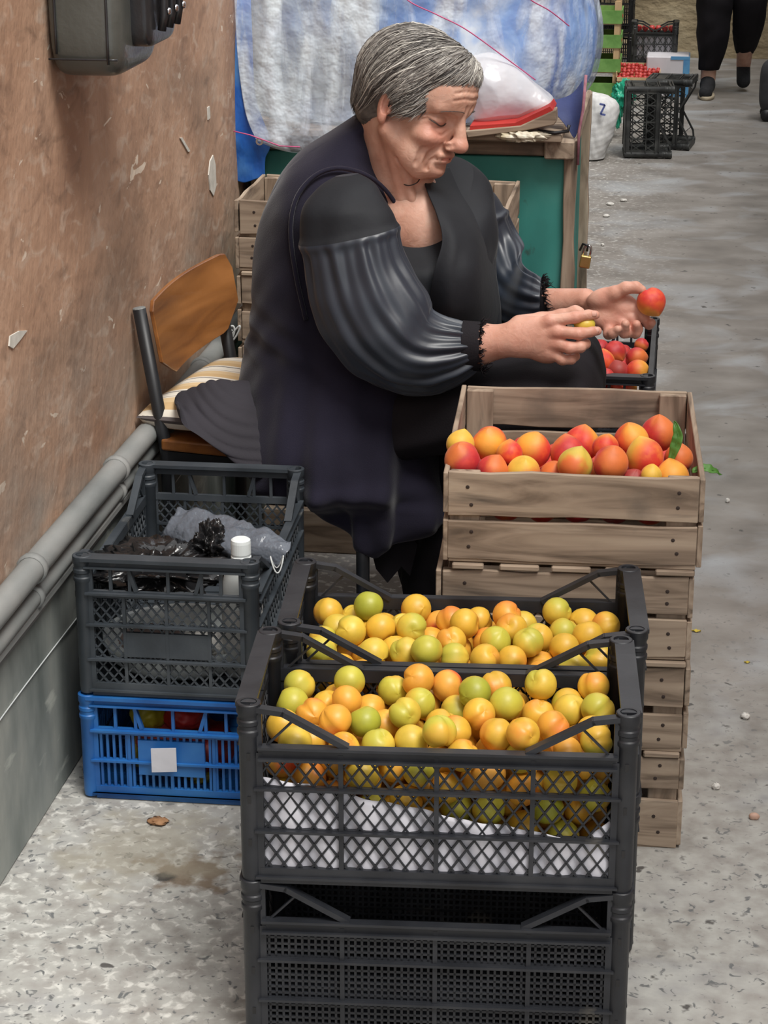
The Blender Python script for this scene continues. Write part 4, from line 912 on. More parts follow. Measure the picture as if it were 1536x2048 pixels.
# black crates set on their sides
M_bdust = mat('dusty_black_plastic', [(.014,.015,.015),(.03,.032,.032),(.07,.072,.068)], .5, 16, bump=.1)
o = plastic_crate('plastic_crate', .31, .22, .21, M_bdust, 'black crate standing on its side in the alley beside the white sack', (-.155, 9.0, .155), 0, lat=1.9)
o.rotation_euler = (0, math.radians(90), math.radians(4)); 
o.location = (-.260, 9.32, .158)
o2 = copy_tree(o, loc=(-.165, 9.58, .158), label='second black crate on its side just behind the one by the sack'); o2.rotation_euler = (0, math.radians(90), math.radians(-7))
m = MB(); m.grid(crumple(tuple(atY(1248, 190, 9.75)), (.04, .03, .05), 61, 60, 40, amp=.35)); m.grid(crumple(tuple(atY(1236, 215, 9.75)), (.018, .03, .07), 62, 60, 40, amp=.35)); tag(m.build('carrier_bag', film('green_film', (.03, .45, .28), .8, .3), smooth=True), 'torn green plastic bag stuffed behind the black crate in the alley', 'bag')
# stack of green and raw wood fruit trays
M_green = mat('green_paint', [(.10, .25, .05), (.19, .38, .10)], .7, 20); M_pale = mat('new_wood', [(.50, .33, .17), (.64, .46, .27)], .8, 20)
gx0, gx1 = atY(1150, 100, 11)[0], atY(1241, 100, 11)[0]
for k in range(4):
    z = .0+.122*k; tr = thing('fruit_tray', ((gx0+gx1)/2, 11.12, z), f"green sided wooden fruit tray, {['on the ground', 'second from the ground', 'third from the ground', 'topmost'][k]} of the alley stack", 'tray', 0, 'fruit trays stacked in the alley'); Wd = gx1-gx0
    for sy in (-1, 1):
        m = MB(); m.box((0, sy*.12, .045), (Wd, .006, .066)); m.build('side_slat', M_green, tr)
    for sx in (-1, 1):
        m = MB(); m.box((sx*Wd/2, 0, .045), (.006, .24, .066)); m.build('side_slat', M_green, tr)
        for sy in (-1, 1): m = MB(); m.box((sx*(Wd/2-.022), sy*.108, .0615), (.028, .018, .121)); m.build('corner_block', M_pale, tr)
    m = MB(); m.box((0, 0, .010), (Wd-.006, .23, .006)); m.build('tray_floor', M_pale, tr)
    for q in range(6):
        o = bpy.data.objects.new('red_fruit', PMM['red']); COL.objects.link(o); o.location = ((gx0+gx1)/2-.09+.036*q+.012, 11.04, z+.048); o.scale = (.85,)*3
        if q: tag(o, f"red fruit in the {['lowest', 'second', 'third', 'top'][k]} green tray, {ORD[q-1]} from the cart", 'fruit', 'red fruit in the green trays')
        else: tag(o, f"red fruit in the {['lowest', 'second', 'third', 'top'][k]} green tray, nearest the cart", 'fruit', 'red fruit in the green trays')
# tall stack of black crates behind
for k in range(4):
    plastic_crate('plastic_crate', .40, .30, .22, M_black, f"black crate {['on the ground', 'second up', 'third up', 'at the top'][k]} in the tall stack behind the green trays", (-.50, 12.1, .22*k), 0, 'slot', 'tall stack of black crates', dip=False)
# box with strawberries and the tilted crate on it
bx = thing('cardboard_box', (-.06, 11.2, 0), 'white and blue printed cardboard box on the alley ground under a black crate', 'box')
M_card = mat('white_card', [(.60, .58, .62), (.72, .70, .74)], .7, 8); M_bcard = mat('blue_card', [(.08, .25, .50), (.12, .36, .62)], .7, 20)
m = MB(); m.cb(-.145, .075, -.10, .12, .0, .205); m.build('box_body', M_card, bx, bevel=.006)
m = MB(); m.cb(-.03, .077, -.102, .122, .0, .075); m.cb(.045, .078, -.103, .123, .08, .20); m.cb(-.02, .078, -.1035, -.10, .19, .207); m.build('printed_panel', M_bcard, bx)
m = MB(); m.lathe([(0, .0), (.012, .0)], (-.0, -.1035, .075), 20, Matrix.Rotation(math.pi/2, 3, 'X')); m.build('hand_hole', M_black, bx)
m = MB(); m.cb(-.345, -.17, 10.98, 11.2, .0, .085); tag(m.build('foam_box', mat('grey_card', [(.25, .24, .22), (.34, .33, .30)], .8, 9), bevel=.003), 'grey box under the strawberry punnet in the alley', 'box')
m = MB(); m.cb(-.355, -.13, 10.97, 10.98, .088, .112); m.cb(-.355, -.13, 11.18, 11.19, .088, .16); m.cb(-.355, -.35, 10.97, 11.19, .088, .14); m.cb(-.135, -.13, 10.97, 11.19, .088, .14); m.cb(-.355, -.13, 10.97, 11.19, .086, .092); tag(m.build('punnet', M_pale), 'shallow wooden punnet of strawberries on the grey box', 'punnet')
stm = mat('strawberry', [(.42, .03, .03), (.62, .08, .07)], .4, 30, rand=True); SM = fruit_mesh('strawberry', .0125, stm, 1, tip=.3, groove=0, nu=12, nv=8); k = 0
for r_ in range(5):
    for c_ in range(10):
        o = bpy.data.objects.new('strawberry', SM); COL.objects.link(o); o.location = (-.338+.0215*c_+g.uniform(-.003, .003), 10.995+.036*r_+g.uniform(-.005, .005), .108+.010*r_+g.uniform(-.003, .006)); o.rotation_euler = tuple(g.uniform(0, 6, 3))
        tag(o, f"small red berry in the punnet, {ORD[c_]} from the cart in row {ORD[r_]} from the front", 'strawberry', 'strawberries in the alley punnet')
o = plastic_crate('plastic_crate', .245, .13, .22, M_bdust, 'black lattice crate with strawberries standing upright on the cardboard box', (-.17, 11.34, .14), 0, lat=1.5)
m = MB(); m.cb(-.285, -.055, 11.24, 11.40, .0, .138); tag(m.build('foam_box', M_card, bevel=.004), 'pale box hidden behind, carrying the upright black crate', 'box')
m = MB(); m.cb(-.27, -.07, 11.295, 11.30, .155, .30); tag(m.build('carton_sheet', M_card), 'pale paper lining inside the upright black crate of strawberries', 'paper')
for c_ in range(6):
    o = bpy.data.objects.new('strawberry', SM); COL.objects.link(o); o.location = (-.255+.034*c_, 11.31, .325); o.scale = (1.3,)*3; tag(o, f"large red berry at the top of the upright black crate, {ORD[c_]} from the cart", 'strawberry', 'berries in the upright crate')
# small litter on the ground
Mlit = mat('litter_white', [(.62, .60, .56), (.74, .72, .68)], .8, 40)
lit = [((1220, 410), 9, 'white', 'beyond the cart post'), ((1247, 403), 8, 'white', 'scrap farthest from the cart post'), ((1212, 434), 8, 'white', 'flat scrap nearest the cart'), ((1455, 1005), 3, 'white', 'tiny crumb on the alley beside the peach crates'), ((1490, 1402+35), 5, 'white', 'crumb on the alley floor near the crates'), ((1432, 1578), 4, 'white', 'crumb beside the pebble pair'), ((1205, 492), 4, 'white', 'crumb below the scraps by the padlock')]
for k, ((x, y), s_, c_, t_) in enumerate(lit):
    p = atZ(x, y, 0); m = MB(); m.grid(crumple((p[0], p[1], .005), (s_*.0012*1.2, s_*.0013, .005), 70+k, 24, 12, amp=.25)); tag(m.build('paper_scrap', Mlit, smooth=True), f'small white paper scrap on the ground, {t_}', 'litter')
p = atZ(1508, 1638, 0); m = MB(); m.grid(crumple((p[0], p[1], .005), (.009, .006, .006), 90, 24, 16, amp=.05, ridged=False)); tag(m.build('pebble', mat('pinkish_stone', [(.52, .33, .25)], .6), smooth=True), 'pinkish pebble on the alley floor', 'stone')
for (x, y, s_, t_) in ((1392, 1262, .016, 'yellow leaf scrap beside the wooden crates'), (1494, 1325, .009, 'small yellow bit on the alley floor')):
    p = atZ(x, y, .002); m = MB(); m.grid([[(p[0]+s_*(i/4-.5)*1.2, p[1]+s_*.6*(j/4-.5)*(1-abs(i/2-1)*.7), .003+.002*math.sin(i*2+j)) for i in range(5)] for j in range(5)]); tag(m.build('leaf_scrap', mat('yellow_leaf', [(.55, .40, .04), (.70, .55, .08)], .7, 90), smooth=True, solid=.0006), t_, 'leaf')
for (x, y, s_, t_) in ((317, 1644, .014, 'brown curled leaf on the floor below the blue crate'),):
    p = atZ(x, y, .002); m = MB(); m.grid(crumple((p[0], p[1], .004), (s_, s_*.8, .003), 95, 30, 10, amp=.3)); tag(m.build('dry_leaf', mat('brown_leaf', [(.25, .12, .05), (.36, .2, .1)], .8, 90), smooth=True), t_, 'leaf')
# dark wheeled bag at the alley side
wb = thing('trolley_bag', (.455, 10.4, 0), 'dark grey trolley bag standing at the alley edge below the walking person', 'bag')
m = MB(); m.grid(rbox((0, 0, .16), (.20, .16, .26), 0, 40, 26, 4)); m.build('bag_body', mat('charcoal_fabric', [(.03, .03, .034), (.05, .05, .055)], .8, 30), wb, smooth=True)
for y in (-.06, .06):
    m = MB(); m.lathe([(0, -.012), (.028, -.012), (.030, 0), (.028, .012), (0, .012)], (-.06, y, .030), 20, Matrix.Rotation(math.pi/2, 3, 'X')); m.build('wheel', M_black, wb, smooth=True)
m = MB(); m.tube([(.06, 0, .28), (.09, 0, .6), (.09, .05, .62)], .006, 8); m.build('handle', M_black, wb, smooth=True)

# ================================================================== people
def skin_mat():
    m = mat('skin', [(.53, .285, .20), (.63, .36, .265), (.70, .44, .335)], .52, 26, detail=5, bump=.22, bscale=170, sss=.18, bdist=.0016)
    n = m.node_tree; L = n.links.new; b = n.nodes['Principled BSDF']; src = b.inputs['Base Color'].links[0].from_socket
    a = n.nodes.new('ShaderNodeAttribute'); a.attribute_name = 'tint'; mx = n.nodes.new('ShaderNodeMix'); mx.data_type = 'RGBA'
    L(a.outputs['Fac'], mx.inputs['Factor']); L(src, mx.inputs['A']); mx.inputs['B'].default_value = (.62, .17, .13, 1); L(mx.outputs['Result'], b.inputs['Base Color'])
    # fine creases
    w = n.nodes.new('ShaderNodeTexNoise'); w.inputs['Scale'].default_value = 48; w.inputs['Detail'].default_value = 6; w.inputs['Distortion'].default_value = 1.2
    t = n.nodes.new('ShaderNodeTexCoord'); L(t.outputs['Object'], w.inputs['Vector']); b2 = n.nodes.new('ShaderNodeBump'); b2.inputs['Strength'].default_value = .32; b2.inputs['Distance'].default_value = .004
    L(w.outputs['Fac'], b2.inputs['Height']); old = b.inputs['Normal'].links[0].from_socket; L(old, b2.inputs['Normal']); L(b2.outputs[0], b.inputs['Normal']); return m
M_skin = skin_mat()
WO = thing('person', (-.50, 3.78, .45), 'seated person in black and navy clothes with short grey hair, holding fruit in both hands', 'person')
WOI = Vector((.50, -3.78, -.45))
def wpart(o): 
    """geometry is surveyed in place; carry it into the person's own frame"""
    o.parent = WO; o.location = WOI; return o
# ---- head, in its own frame: x forward, y to her left, z up
HS = 1.0; HC = np.array([-.4775, 3.75, 1.0380])
def rotm(a, b, c):
    ca, sa, cb, sb, cc, sc = math.cos(a), math.sin(a), math.cos(b), math.sin(b), math.cos(c), math.sin(c)
    return np.array([[ca, -sa, 0], [sa, ca, 0], [0, 0, 1]])@np.array([[cb, 0, sb], [0, 1, 0], [-sb, 0, cb]])@np.array([[1, 0, 0], [0, cc, -sc], [0, sc, cc]])
HR = rotm(math.radians(-26), math.radians(14.0), math.radians(-7.2))
h2w = lambda V: (np.asarray(V)*HS)@HR.T+HC
w2h = lambda V: ((np.asarray(V)-HC)@HR)/HS
f = Field((-.15, -.125, -.29), (.16, .125, .15), .0021)
f.ell((-.012, 0, .035), (.099, .077, .088), k=.012)
f.ell((.052, 0, .040), (.059, .066, .062), k=.02)
f.ell((.036, 0, -.030), (.056, .060, .070), k=.02)
f.ell((.040, 0, -.078), (.046, .048, .036), k=.02)
f.ell((.072, 0, -.096), (.022, .024, .017), k=.016)
for s_ in (-1, 1):
    f.cap((-.002, s_*.058, -.048), (.055, s_*.026, -.098), .020, .019, k=.02)
    f.ell((.064, s_*.038, -.037), (.025, .025, .017), k=.014)
    f.ell((.046, s_*.042, -.074), (.024, .016, .026), k=.012)
    f.cap((.0965, s_*.010, .020), (.078, s_*.048, .019), .0095, .008, k=.012)
    f.cap((.103, s_*.010, -.043), (.100, s_*.0155, -.044), .0105, .0085, k=.005)
    f.cap((.108, s_*.007, -.053), (.104, s_*.008, -.051), .0035, .003, k=.003, sub=True)
f.cap((.095, 0, .012), (.112, 0, -.034), .0085, .0120, k=.010)
f.ell((.1135, 0, -.040), (.0150, .0145, .0125), k=.006)
f.cap((.091, -.020, -.0640), (.091, .020, -.0640), .0058, k=.007); f.ell((.0950, 0, -.0640), (.0052, .015, .0040), k=.005)
f.cap((.088, -.017, -.0745), (.088, .017, -.0745), .0064, k=.006); f.ell((.0935, 0, -.0745), (.0050, .014, .0042), k=.005)
f.cap((.101, 0, -.0690), (.083, -.030, -.0740), .0016, .0014, k=.0025, sub=True); f.cap((.101, 0, -.0690), (.083, .030, -.0740), .0016, .0014, k=.0025, sub=True)
f.cap((.094, -.02, -.087), (.094, .02, -.087), .0035, k=.007, sub=True)
def surf_x(y, z):
    """how far forward the face reaches at a height and side"""
    j = int(round((y-f.lo[1])/f.h)); k = int(round((z-f.lo[2])/f.h)); col = f.F[:, j, k]; q = np.where(col < 0)[0]
    if len(q) == 0: return None
    i = q[-1]; return f.lo[0]+f.h*(i+(col[i]/(col[i]-col[i+1]) if i+1 < len(col) else 0))
def crease(pts, r, k=.003, off=0.0, sub=True):
    P = catmull(np.array(pts, float), 10); Q = [(surf_x(y, z), y, z) for y, z in P]; Q = [np.array([q[0]+off, q[1], q[2]]) for q in Q if q[0] is not None]
    for a_, b_ in zip(Q[:-1], Q[1:]): f.cap(a_, b_, r, k=k, sub=sub)
    return Q
for s_ in (-1, 1):
    xe = surf_x(s_*.034, -.004); f.ell((xe+.006, s_*.034, -.004), (.0135, .0225, .0125), k=.010, sub=True)
    f.ell((xe-.0150, s_*.034, -.004), (.0155, .0185, .0120), k=.003)
LASH = []
for s_ in (-1, 1):
    LASH.append(crease([(s_*.018, -.0075), (s_*.026, -.0125), (s_*.036, -.0130), (s_*.046, -.0095), (s_*.053, -.0050)], .0014, .0016))
    crease([(s_*.014, .0035), (s_*.022, .0090), (s_*.034, .0115), (s_*.046, .0090), (s_*.057, .0005)], .0022, .003)
    crease([(s_*.016, -.019), (s_*.026, -.0265), (s_*.038, -.0265), (s_*.048, -.019)], .0014, .004)
    crease([(s_*.0185, -.040), (s_*.026, -.050), (s_*.034, -.064), (s_*.037, -.080), (s_*.034, -.092)], .0026, .006)
    crease([(s_*.024, -.071), (s_*.030, -.080), (s_*.030, -.094)], .0016, .004)
    crease([(s_*.046, -.055), (s_*.052, -.070), (s_*.050, -.090)], .0022, .006)
    crease([(s_*.054, -.004), (s_*.060, -.012)], .0010, .003); crease([(s_*.055, .001), (s_*.062, .004)], .0010, .003)
    crease([(s_*.008, .008), (s_*.007, .020), (s_*.009, .030)], .0014, .004)
for z in (.044, .057): crease([(-.04, z-.006), (-.02, z), (0, z-.001), (.02, z), (.04, z-.006)], .0011, .004)
for s_ in (-1, 1):   # ears
    R = rotm(s_*.38, .12, 0)
    f.ell((-.012, s_*.079, -.004), (.0175, .0062, .0300), R, k=.005)
    f.ell((-.006, s_*.083, -.002), (.0100, .0055, .0200), R, k=.004, sub=True)
    f.ell((-.010, s_*.0800, -.030), (.0085, .0058, .0090), R, k=.006)
    f.cap((.001, s_*.079, -.014), (.003, s_*.078, -.006), .0042, .0035, k=.004)
# neck and chest, placed from the photograph
nb = w2h(atY(778, 300, 3.80)); nf = w2h(atY(808, 420, 3.78))
f.cap((-.028, 0, -.045), nf, .053, .064, k=.022)
f.cap((-.050, 0, -.03), w2h(atY(745, 330, 3.86)), .045, .06, k=.02)
f.cap((.022, .0, -.088), w2h(atY(838, 430, 3.735)), .012, .010, k=.02)           # tendon at the front of the neck
f.cap((-.004, -.052, -.05), w2h(atY(806, 400, 3.72)), .011, .009, k=.012); f.cap((.018, -.044, -.075), w2h(atY(826, 405, 3.715)), .008, .008, k=.009)
f.cap((.008, -.062, -.060), w2h(atY(806, 352, 3.715)), .0025, .002, k=.007, sub=True); f.cap((.028, -.052, -.090), w2h(atY(832, 372, 3.70)), .003, .002, k=.007, sub=True)
Vh, Qh = f.mesh(); 
tint = np.zeros(len(Vh))
def spot(c, r, a): 
    global tint
    d = np.linalg.norm((Vh-np.array(c))/np.array(r), axis=1); tint = np.maximum(tint, a*np.clip(1-d, 0, 1)**.6)
spot((.096, 0, -.069), (.012, .022, .0095), .70); spot((.114, 0, -.040), (.025, .022, .02), .40)
for s_ in (-1, 1): spot((.078, s_*.040, -.030), (.035, .032, .032), .38); spot((-.01, s_*.082, -.015), (.03, .02, .045), .30); spot((.088, s_*.033, -.008), (.015, .02, .007), .35)
spot((.07, 0, -.10), (.03, .03, .025), .2)
Wh = h2w(Vh)
# chest below the neck
sc = lambda px, py, y: atY(px, py, y)
fc = Field((-.66, 3.58, .66), (-.30, 4.0, 1.02), .0040)
fc.cap(sc(790, 330, 3.80), sc(812, 430, 3.78), .055, .072, k=.03); fc.ell(sc(838, 455, 3.765), (.072, .075, .085), k=.03); fc.ell(sc(770, 450, 3.82), (.11, .09, .09), k=.03)
Vc, Qc = fc.mesh()
# torso core under the clothes, pelvis, upper arms, legs
ft = Field((-.95, 3.40, 0.0), (.02, 4.2, 1.02), .011)
ft.cap(sc(690, 760, 3.80), sc(760, 460, 3.80), .13, .11, k=.04); ft.ell(sc(650, 830, 3.80), (.16, .15, .11), k=.05); ft.ell(sc(880, 610, 3.80), (.10, .14, .11), k=.05)
ft.cap(sc(700, 400, 3.66), sc(800, 700, 3.60), .045, .040, k=.03); ft.cap(sc(930, 420, 3.93), sc(975, 530, 3.93), .045, .030, k=.03)
KN = sc(1140, 768, 3.67); KF = sc(1140, 760, 3.82)
ft.cap(sc(720, 840, 3.70), KN, .070, .040, k=.04); ft.cap(sc(720, 810, 3.92), KF, .070, .040, k=.04)
AN = np.array([-.27, 3.60, .06]); AF = np.array([-.25, 3.90, .06])
ft.cap(KN, AN, .040, .030, k=.02); ft.cap(KF, AF, .040, .030, k=.02)
Vt, Qt = ft.mesh()
# ---- hands
hc = lambda cx, cy, y: atY(900+cx/3.072, 520+cy/3.072, y)
def chain(F, pts, rs, k=.004):
    for i in range(len(pts)-1): F.cap(pts[i], pts[i+1], rs[i], rs[i+1], k=k)
# near hand (her right), back of the hand to the camera
fn = Field((-.50, 3.40, .60), (-.12, 3.66, .80), .0018)
Y0 = 3.535
fn.cap(sc(800, 700, 3.60), hc(150, 520, 3.55), .043, .0345, k=.02); fn.cap(hc(150, 520, 3.55), hc(380, 492, Y0), .0345, .0285, k=.02)
fn.ell(hc(545, 480, Y0), (.046, .017, .036), rotm(0, .10, 0), k=.022)
fn.ell(hc(480, 470, Y0-.002), (.040, .017, .030), k=.02); fn.ell(hc(600, 560, Y0+.004), (.026, .016, .022), k=.014)
K = [hc(615, 375, Y0-.006), hc(655, 440, Y0-.010), hc(650, 510, Y0-.008), hc(615, 570, Y0-.002)]
for q in K: fn.ell(q, (.0125, .0105, .0115), k=.010)
chain(fn, [hc(480, 430, Y0), K[0], hc(770, 352, Y0-.004), hc(850, 338, Y0+.004), hc(893, 338, Y0+.010)], [.014, .0108, .0100, .0088, .0078])
chain(fn, [hc(500, 460, Y0), K[1], hc(790, 452, Y0-.012), hc(865, 440, Y0-.002), hc(905, 436, Y0+.006)], [.014, .0110, .0102, .0090, .0078])
chain(fn, [hc(500, 500, Y0), K[2], hc(735, 540, Y0-.016), hc(800, 535, Y0-.014), hc(832, 515, Y0+.004), hc(800, 505, Y0+.014)], [.014, .0108, .0102, .0098, .0088, .0075])
chain(fn, [hc(500, 540, Y0), K[3], hc(690, 612, Y0-.010), hc(745, 610, Y0-.006), hc(768, 592, Y0+.008), hc(735, 585, Y0+.018)], [.013, .0100, .0094, .0088, .0080, .0070])
chain(fn, [hc(430, 400, Y0+.012), hc(560, 372, Y0+.030), hc(680, 345, Y0+.036), hc(770, 318, Y0+.034), hc(800, 322, Y0+.030)], [.018, .0140, .0115, .0100, .0085], k=.007)
Vn, Qn = fn.mesh()
# far hand (her left), palm turned up towards the camera
ff = Field((-.36, 3.52, .60), (-.02, 4.0, .86), .0018); Y1 = 3.70
ff.cap(sc(1060, 608, 3.825), hc(500, 290, 3.80), .026, .034, k=.02); ff.cap(hc(500, 290, 3.80), hc(830, 250, 3.735), .035, .0225, k=.02)
ff.ell(hc(985, 290, Y1+.006), (.044, .015, .030), rotm(0, -.08, 0), k=.02); ff.ell(hc(1060, 320, Y1+.004), (.036, .014, .026), k=.016)
ff.ell(hc(950, 235, Y1-.002), (.030, .015, .019), rotm(0, -.25, 0), k=.012)                       # ball of the thumb
ff.ell(hc(960, 380, Y1-.006), (.030, .013, .016), rotm(0, .35, 0), k=.012)                          # heel of the little finger
chain(ff, [hc(930, 245, Y1), hc(1010, 205, Y1-.008), hc(1080, 172, Y1-.010), hc(1140, 168, Y1-.010), hc(1178, 183, Y1-.012)], [.0150, .0125, .0108, .0100, .0080], k=.006)
chain(ff, [hc(1060, 300, Y1), hc(1140, 300, Y1), hc(1185, 345, Y1+.004), hc(1222, 395, Y1+.004), hc(1238, 385, Y1-.004)], [.015, .0105, .0098, .0090, .0078])
chain(ff, [hc(1050, 330, Y1), hc(1120, 355, Y1-.006), hc(1150, 425, Y1-.010), hc(1140, 450, Y1-.016), hc(1146, 395, Y1-.026)], [.014, .0105, .0100, .0095, .0078])
chain(ff, [hc(1010, 350, Y1), hc(1060, 390, Y1-.010), hc(1085, 445, Y1-.018), hc(1070, 448, Y1-.026), hc(1078, 392, Y1-.036)], [.014, .0105, .0100, .0092, .0076])
chain(ff, [hc(960, 360, Y1), hc(975, 425, Y1-.014), hc(975, 455, Y1-.022), hc(1000, 452, Y1-.032), hc(1030, 425, Y1-.038)], [.013, .0100, .0095, .0088, .0070])
Vf, Qf = ff.mesh()
parts = [(Wh, Qh), (Vc, Qc), (Vt, Qt), (Vn, Qn), (Vf, Qf)]
tn = np.zeros(len(Vn)); tf = np.zeros(len(Vf))
for q in K+[hc(770, 352, Y0-.004), hc(790, 452, Y0-.012), hc(735, 540, Y0-.016), hc(893, 338, Y0+.01), hc(905, 436, Y0), hc(820, 530, Y0), hc(745, 605, Y0)]: tn = np.maximum(tn, .38*np.clip(1-np.linalg.norm(Vn-q, axis=1)/.022, 0, 1)**.6)
tn = np.maximum(tn, .12); tf[:] = .16
for q in (hc(960, 240, Y1), hc(1070, 430, Y1-.02), hc(1150, 400, Y1-.02), hc(1225, 390, Y1), hc(960, 420, Y1-.01), hc(1060, 330, Y1)): tf = np.maximum(tf, .46*np.clip(1-np.linalg.norm(Vf-q, axis=1)/.032, 0, 1)**.6)
body = np_mesh('body', parts, [M_skin], attr=np.concatenate([tint, np.zeros(len(Vc)), np.zeros(len(Vt)), tn, tf])); wpart(body)
# nails
M_nail2 = mat('finger_nail', [(.72, .42, .34)], .3)
for c_, d_ in ((hc(888, 332, Y0-.0005), hc(905, 333, Y0+.003)), (hc(902, 431, Y0-.004), hc(918, 430, Y0-.001)), (hc(1165, 172, Y1-.0185), hc(1180, 178, Y1-.0185))):
    m = MB(); c_ = Vector(c_); d_ = Vector(d_); ax = (d_-c_).normalized(); sd_ = ax.cross(Vector((0, -1, .3))).normalized(); up_ = sd_.cross(ax)
    m.grid([[tuple(c_+ax*(a*.0050)*math.sqrt(max(0, 1-(b*.6)**2))+sd_*(b*.0044)+up_*(-.0016*b*b)) for a in np.linspace(-1, 1, 7)] for b in np.linspace(-1, 1, 7)]); wpart(m.build('finger_nail', M_nail2, smooth=True, solid=.0006))
# ---- hair
fh = Field((-.16, -.13, -.12), (.15, .13, .17), .0026)
fh.ell((-.016, 0, .040), (.108, .0885, .094), k=.01); fh.ell((-.060, 0, -.015), (.052, .062, .060), k=.02); fh.ell((.045, 0, .075), (.060, .066, .042), k=.02)
for s_ in (-1, 1): fh.ell((.018, s_*.070, .010), (.030, .014, .045), k=.015)
fh.plane((.833, 0, -.553), .043, .006)
fh.cap((.112, -.08, .040), (.112, .08, .040), .026, k=.01, sub=True)
for s_ in (-1, 1): fh.ell((-.012, s_*.088, -.020), (.021, .020, .034), k=.006, sub=True)
fh.cap((.036, -.1, -.068), (.036, .1, -.068), .056, k=.006, sub=True)
Vr, Qr = fh.mesh(); 
# comb grooves along the strand direction (meridians from the crown)
crown = np.array([.060, .052, .122]); crown_d = crown/np.linalg.norm(crown-np.array([-.016, 0, .04]))
cen = np.array([-.016, 0, .030]); cdir = (crown-cen)/np.linalg.norm(crown-cen)
e1 = np.array([1., 0, 0])-cdir*cdir[0]; e1 /= np.linalg.norm(e1); e2 = np.cross(cdir, e1)
d = Vr-cen; az = np.arctan2(d@e2, d@e1); el = np.arccos(np.clip((d@cdir)/np.linalg.norm(d, axis=1), -1, 1))
nr = d/np.linalg.norm(d, axis=1, keepdims=True); gr = np.sin(az*34+3*np.sin(el*4+az*3))*.5+np.sin(az*71+el*3+2*np.sin(az*5))*.35
Vr = Vr+nr*(gr*.0011)[:, None]*np.clip(el*2, 0, 1)[:, None]
Mh = [mat('hair_'+'abcd'[i], [c, tuple(x*1.25 for x in c)], .45, 60, spec=.5) for i, c in enumerate(((.055, .050, .047), (.15, .14, .13), (.30, .285, .26), (.56, .54, .49)))]
wpart(np_mesh('hair', [(h2w(Vr), Qr)], [mat('hair_cap', [(.05, .047, .045), (.13, .125, .115), (.22, .21, .19)], .5, 30, (1, 1, 1), bump=.4, bscale=180)]))
gh = np.random.default_rng(21); hb = [MB() for _ in range(4)]
def scalp(dv, lift=0):
    """radius of the hair surface along a direction: march through the field"""
    r = np.full(len(dv), .150); act = np.ones(len(dv), bool)
    for _ in range(60):
        p = cen+dv*r[:, None]; ii = np.round((p-fs_.lo)/fs_.h).astype(int); ii = np.clip(ii, 0, fs_.n-1); v = fs_.F[tuple(ii.T)]; act = act & (v > 0); r = np.where(act, r-np.clip(v*.7, .0006, .01), r)
    return r+lift
fs_ = Field((-.17, -.14, -.14), (.16, .14, .18), .0030)
fs_.ell((-.016, 0, .040), (.108, .0885, .094), k=.01); fs_.ell((-.060, 0, -.015), (.052, .062, .060), k=.02); fs_.ell((.045, 0, .075), (.060, .066, .042), k=.02); fs_.ell((.036, 0, -.030), (.058, .062, .072), k=.02)
for s_ in (-1, 1): fs_.ell((.018, s_*.070, .010), (.030, .014, .045), k=.015)
TG = np.linspace(0, 3.0, 66)
for k in range(3000):
    a = gh.uniform(-math.pi, math.pi); aa = abs(a); wv = gh.uniform(-.10, .10); ph = gh.uniform(0, 6); tip = gh.uniform(-.004, .009)
    bend = .28*np.sin(np.clip(TG, 0, 1.6))*np.sign(a)*(1 if abs(a) < 2.2 else .3); A = a+wv*TG+.03*np.sin(TG*6+ph)+bend*0
    D = np.cos(TG)[:, None]*cdir+np.sin(TG)[:, None]*(np.cos(A)[:, None]*e1+np.sin(A)[:, None]*e2); rr = scalp(D, .0006+gh.uniform(0, .0030)); P = cen+D*rr[:, None]
    ok = (P[:, 0]*.833-P[:, 2]*.553 < .043+tip) & (P[:, 2] > -.078)
    ear = (((P[:, 0]+.012)/.020)**2+((P[:, 2]+.012)/.030)**2 < 1) & (np.abs(P[:, 1]) > .05); low = (P[:, 2] < -.028) & (P[:, 0] > -.045) & (P[:, 0] < .0) ; low2 = (P[:, 2] < -.022+tip*1.5) & (P[:, 0] >= .0)
    bad = np.where(~ok | ear | low | low2)[0]; bad = bad[bad > 3]; en = TG[bad[0]] if len(bad) else 2.9
    if en < .3: continue
    st = gh.uniform(0, .8)*en; ln = gh.uniform(.4, 1.1); e_ = min(en, st+ln) if gh.random() < .6 else en
    if e_-st < .22: continue
    T = np.linspace(st, e_, 13); A = a+wv*T+.03*np.sin(T*6+ph)
    D = np.cos(T)[:, None]*cdir+np.sin(T)[:, None]*(np.cos(A)[:, None]*e1+np.sin(A)[:, None]*e2); lift = np.interp(T, TG, rr)
    P = cen+D*lift[:, None]
    if e_ > en-.05: P[-4:] += D[-4:]*np.array([.0004, .0012, .0022, .0034])[:, None]*gh.uniform(-.2, 1.5); P[-3:, 2] -= np.array([.0005, .0015, .003])*gh.uniform(0, 1.5)
    Pw = h2w(P); th = gh.uniform(.0004, .0010) if gh.random() < .88 else .0015; rs = th*np.sin(np.linspace(.3, math.pi-.10, 13))
    cl = math.sin(a*23)+.7*math.sin(a*51+2)+.5*math.sin(a*9); front = P[-1, 0] > .055 and gh.random() < .7; pb = [.06, .24, .40, .30] if front else ([.08, .34, .40, .18] if cl > .2 else ([.22, .42, .27, .09] if cl > -.8 else [.55, .30, .12, .03]))
    hb[gh.choice(4, p=pb)].tube([tuple(p) for p in Pw], rs, 4, cap=False)
nm = ['dark', 'mid', 'light', 'white']
hairb = bpy.data.objects['hair']
for i in range(4):
    o = hb[i].build('hair_strands', Mh[i], smooth=True); o.parent = hairb; o['kind'] = 'stuff'
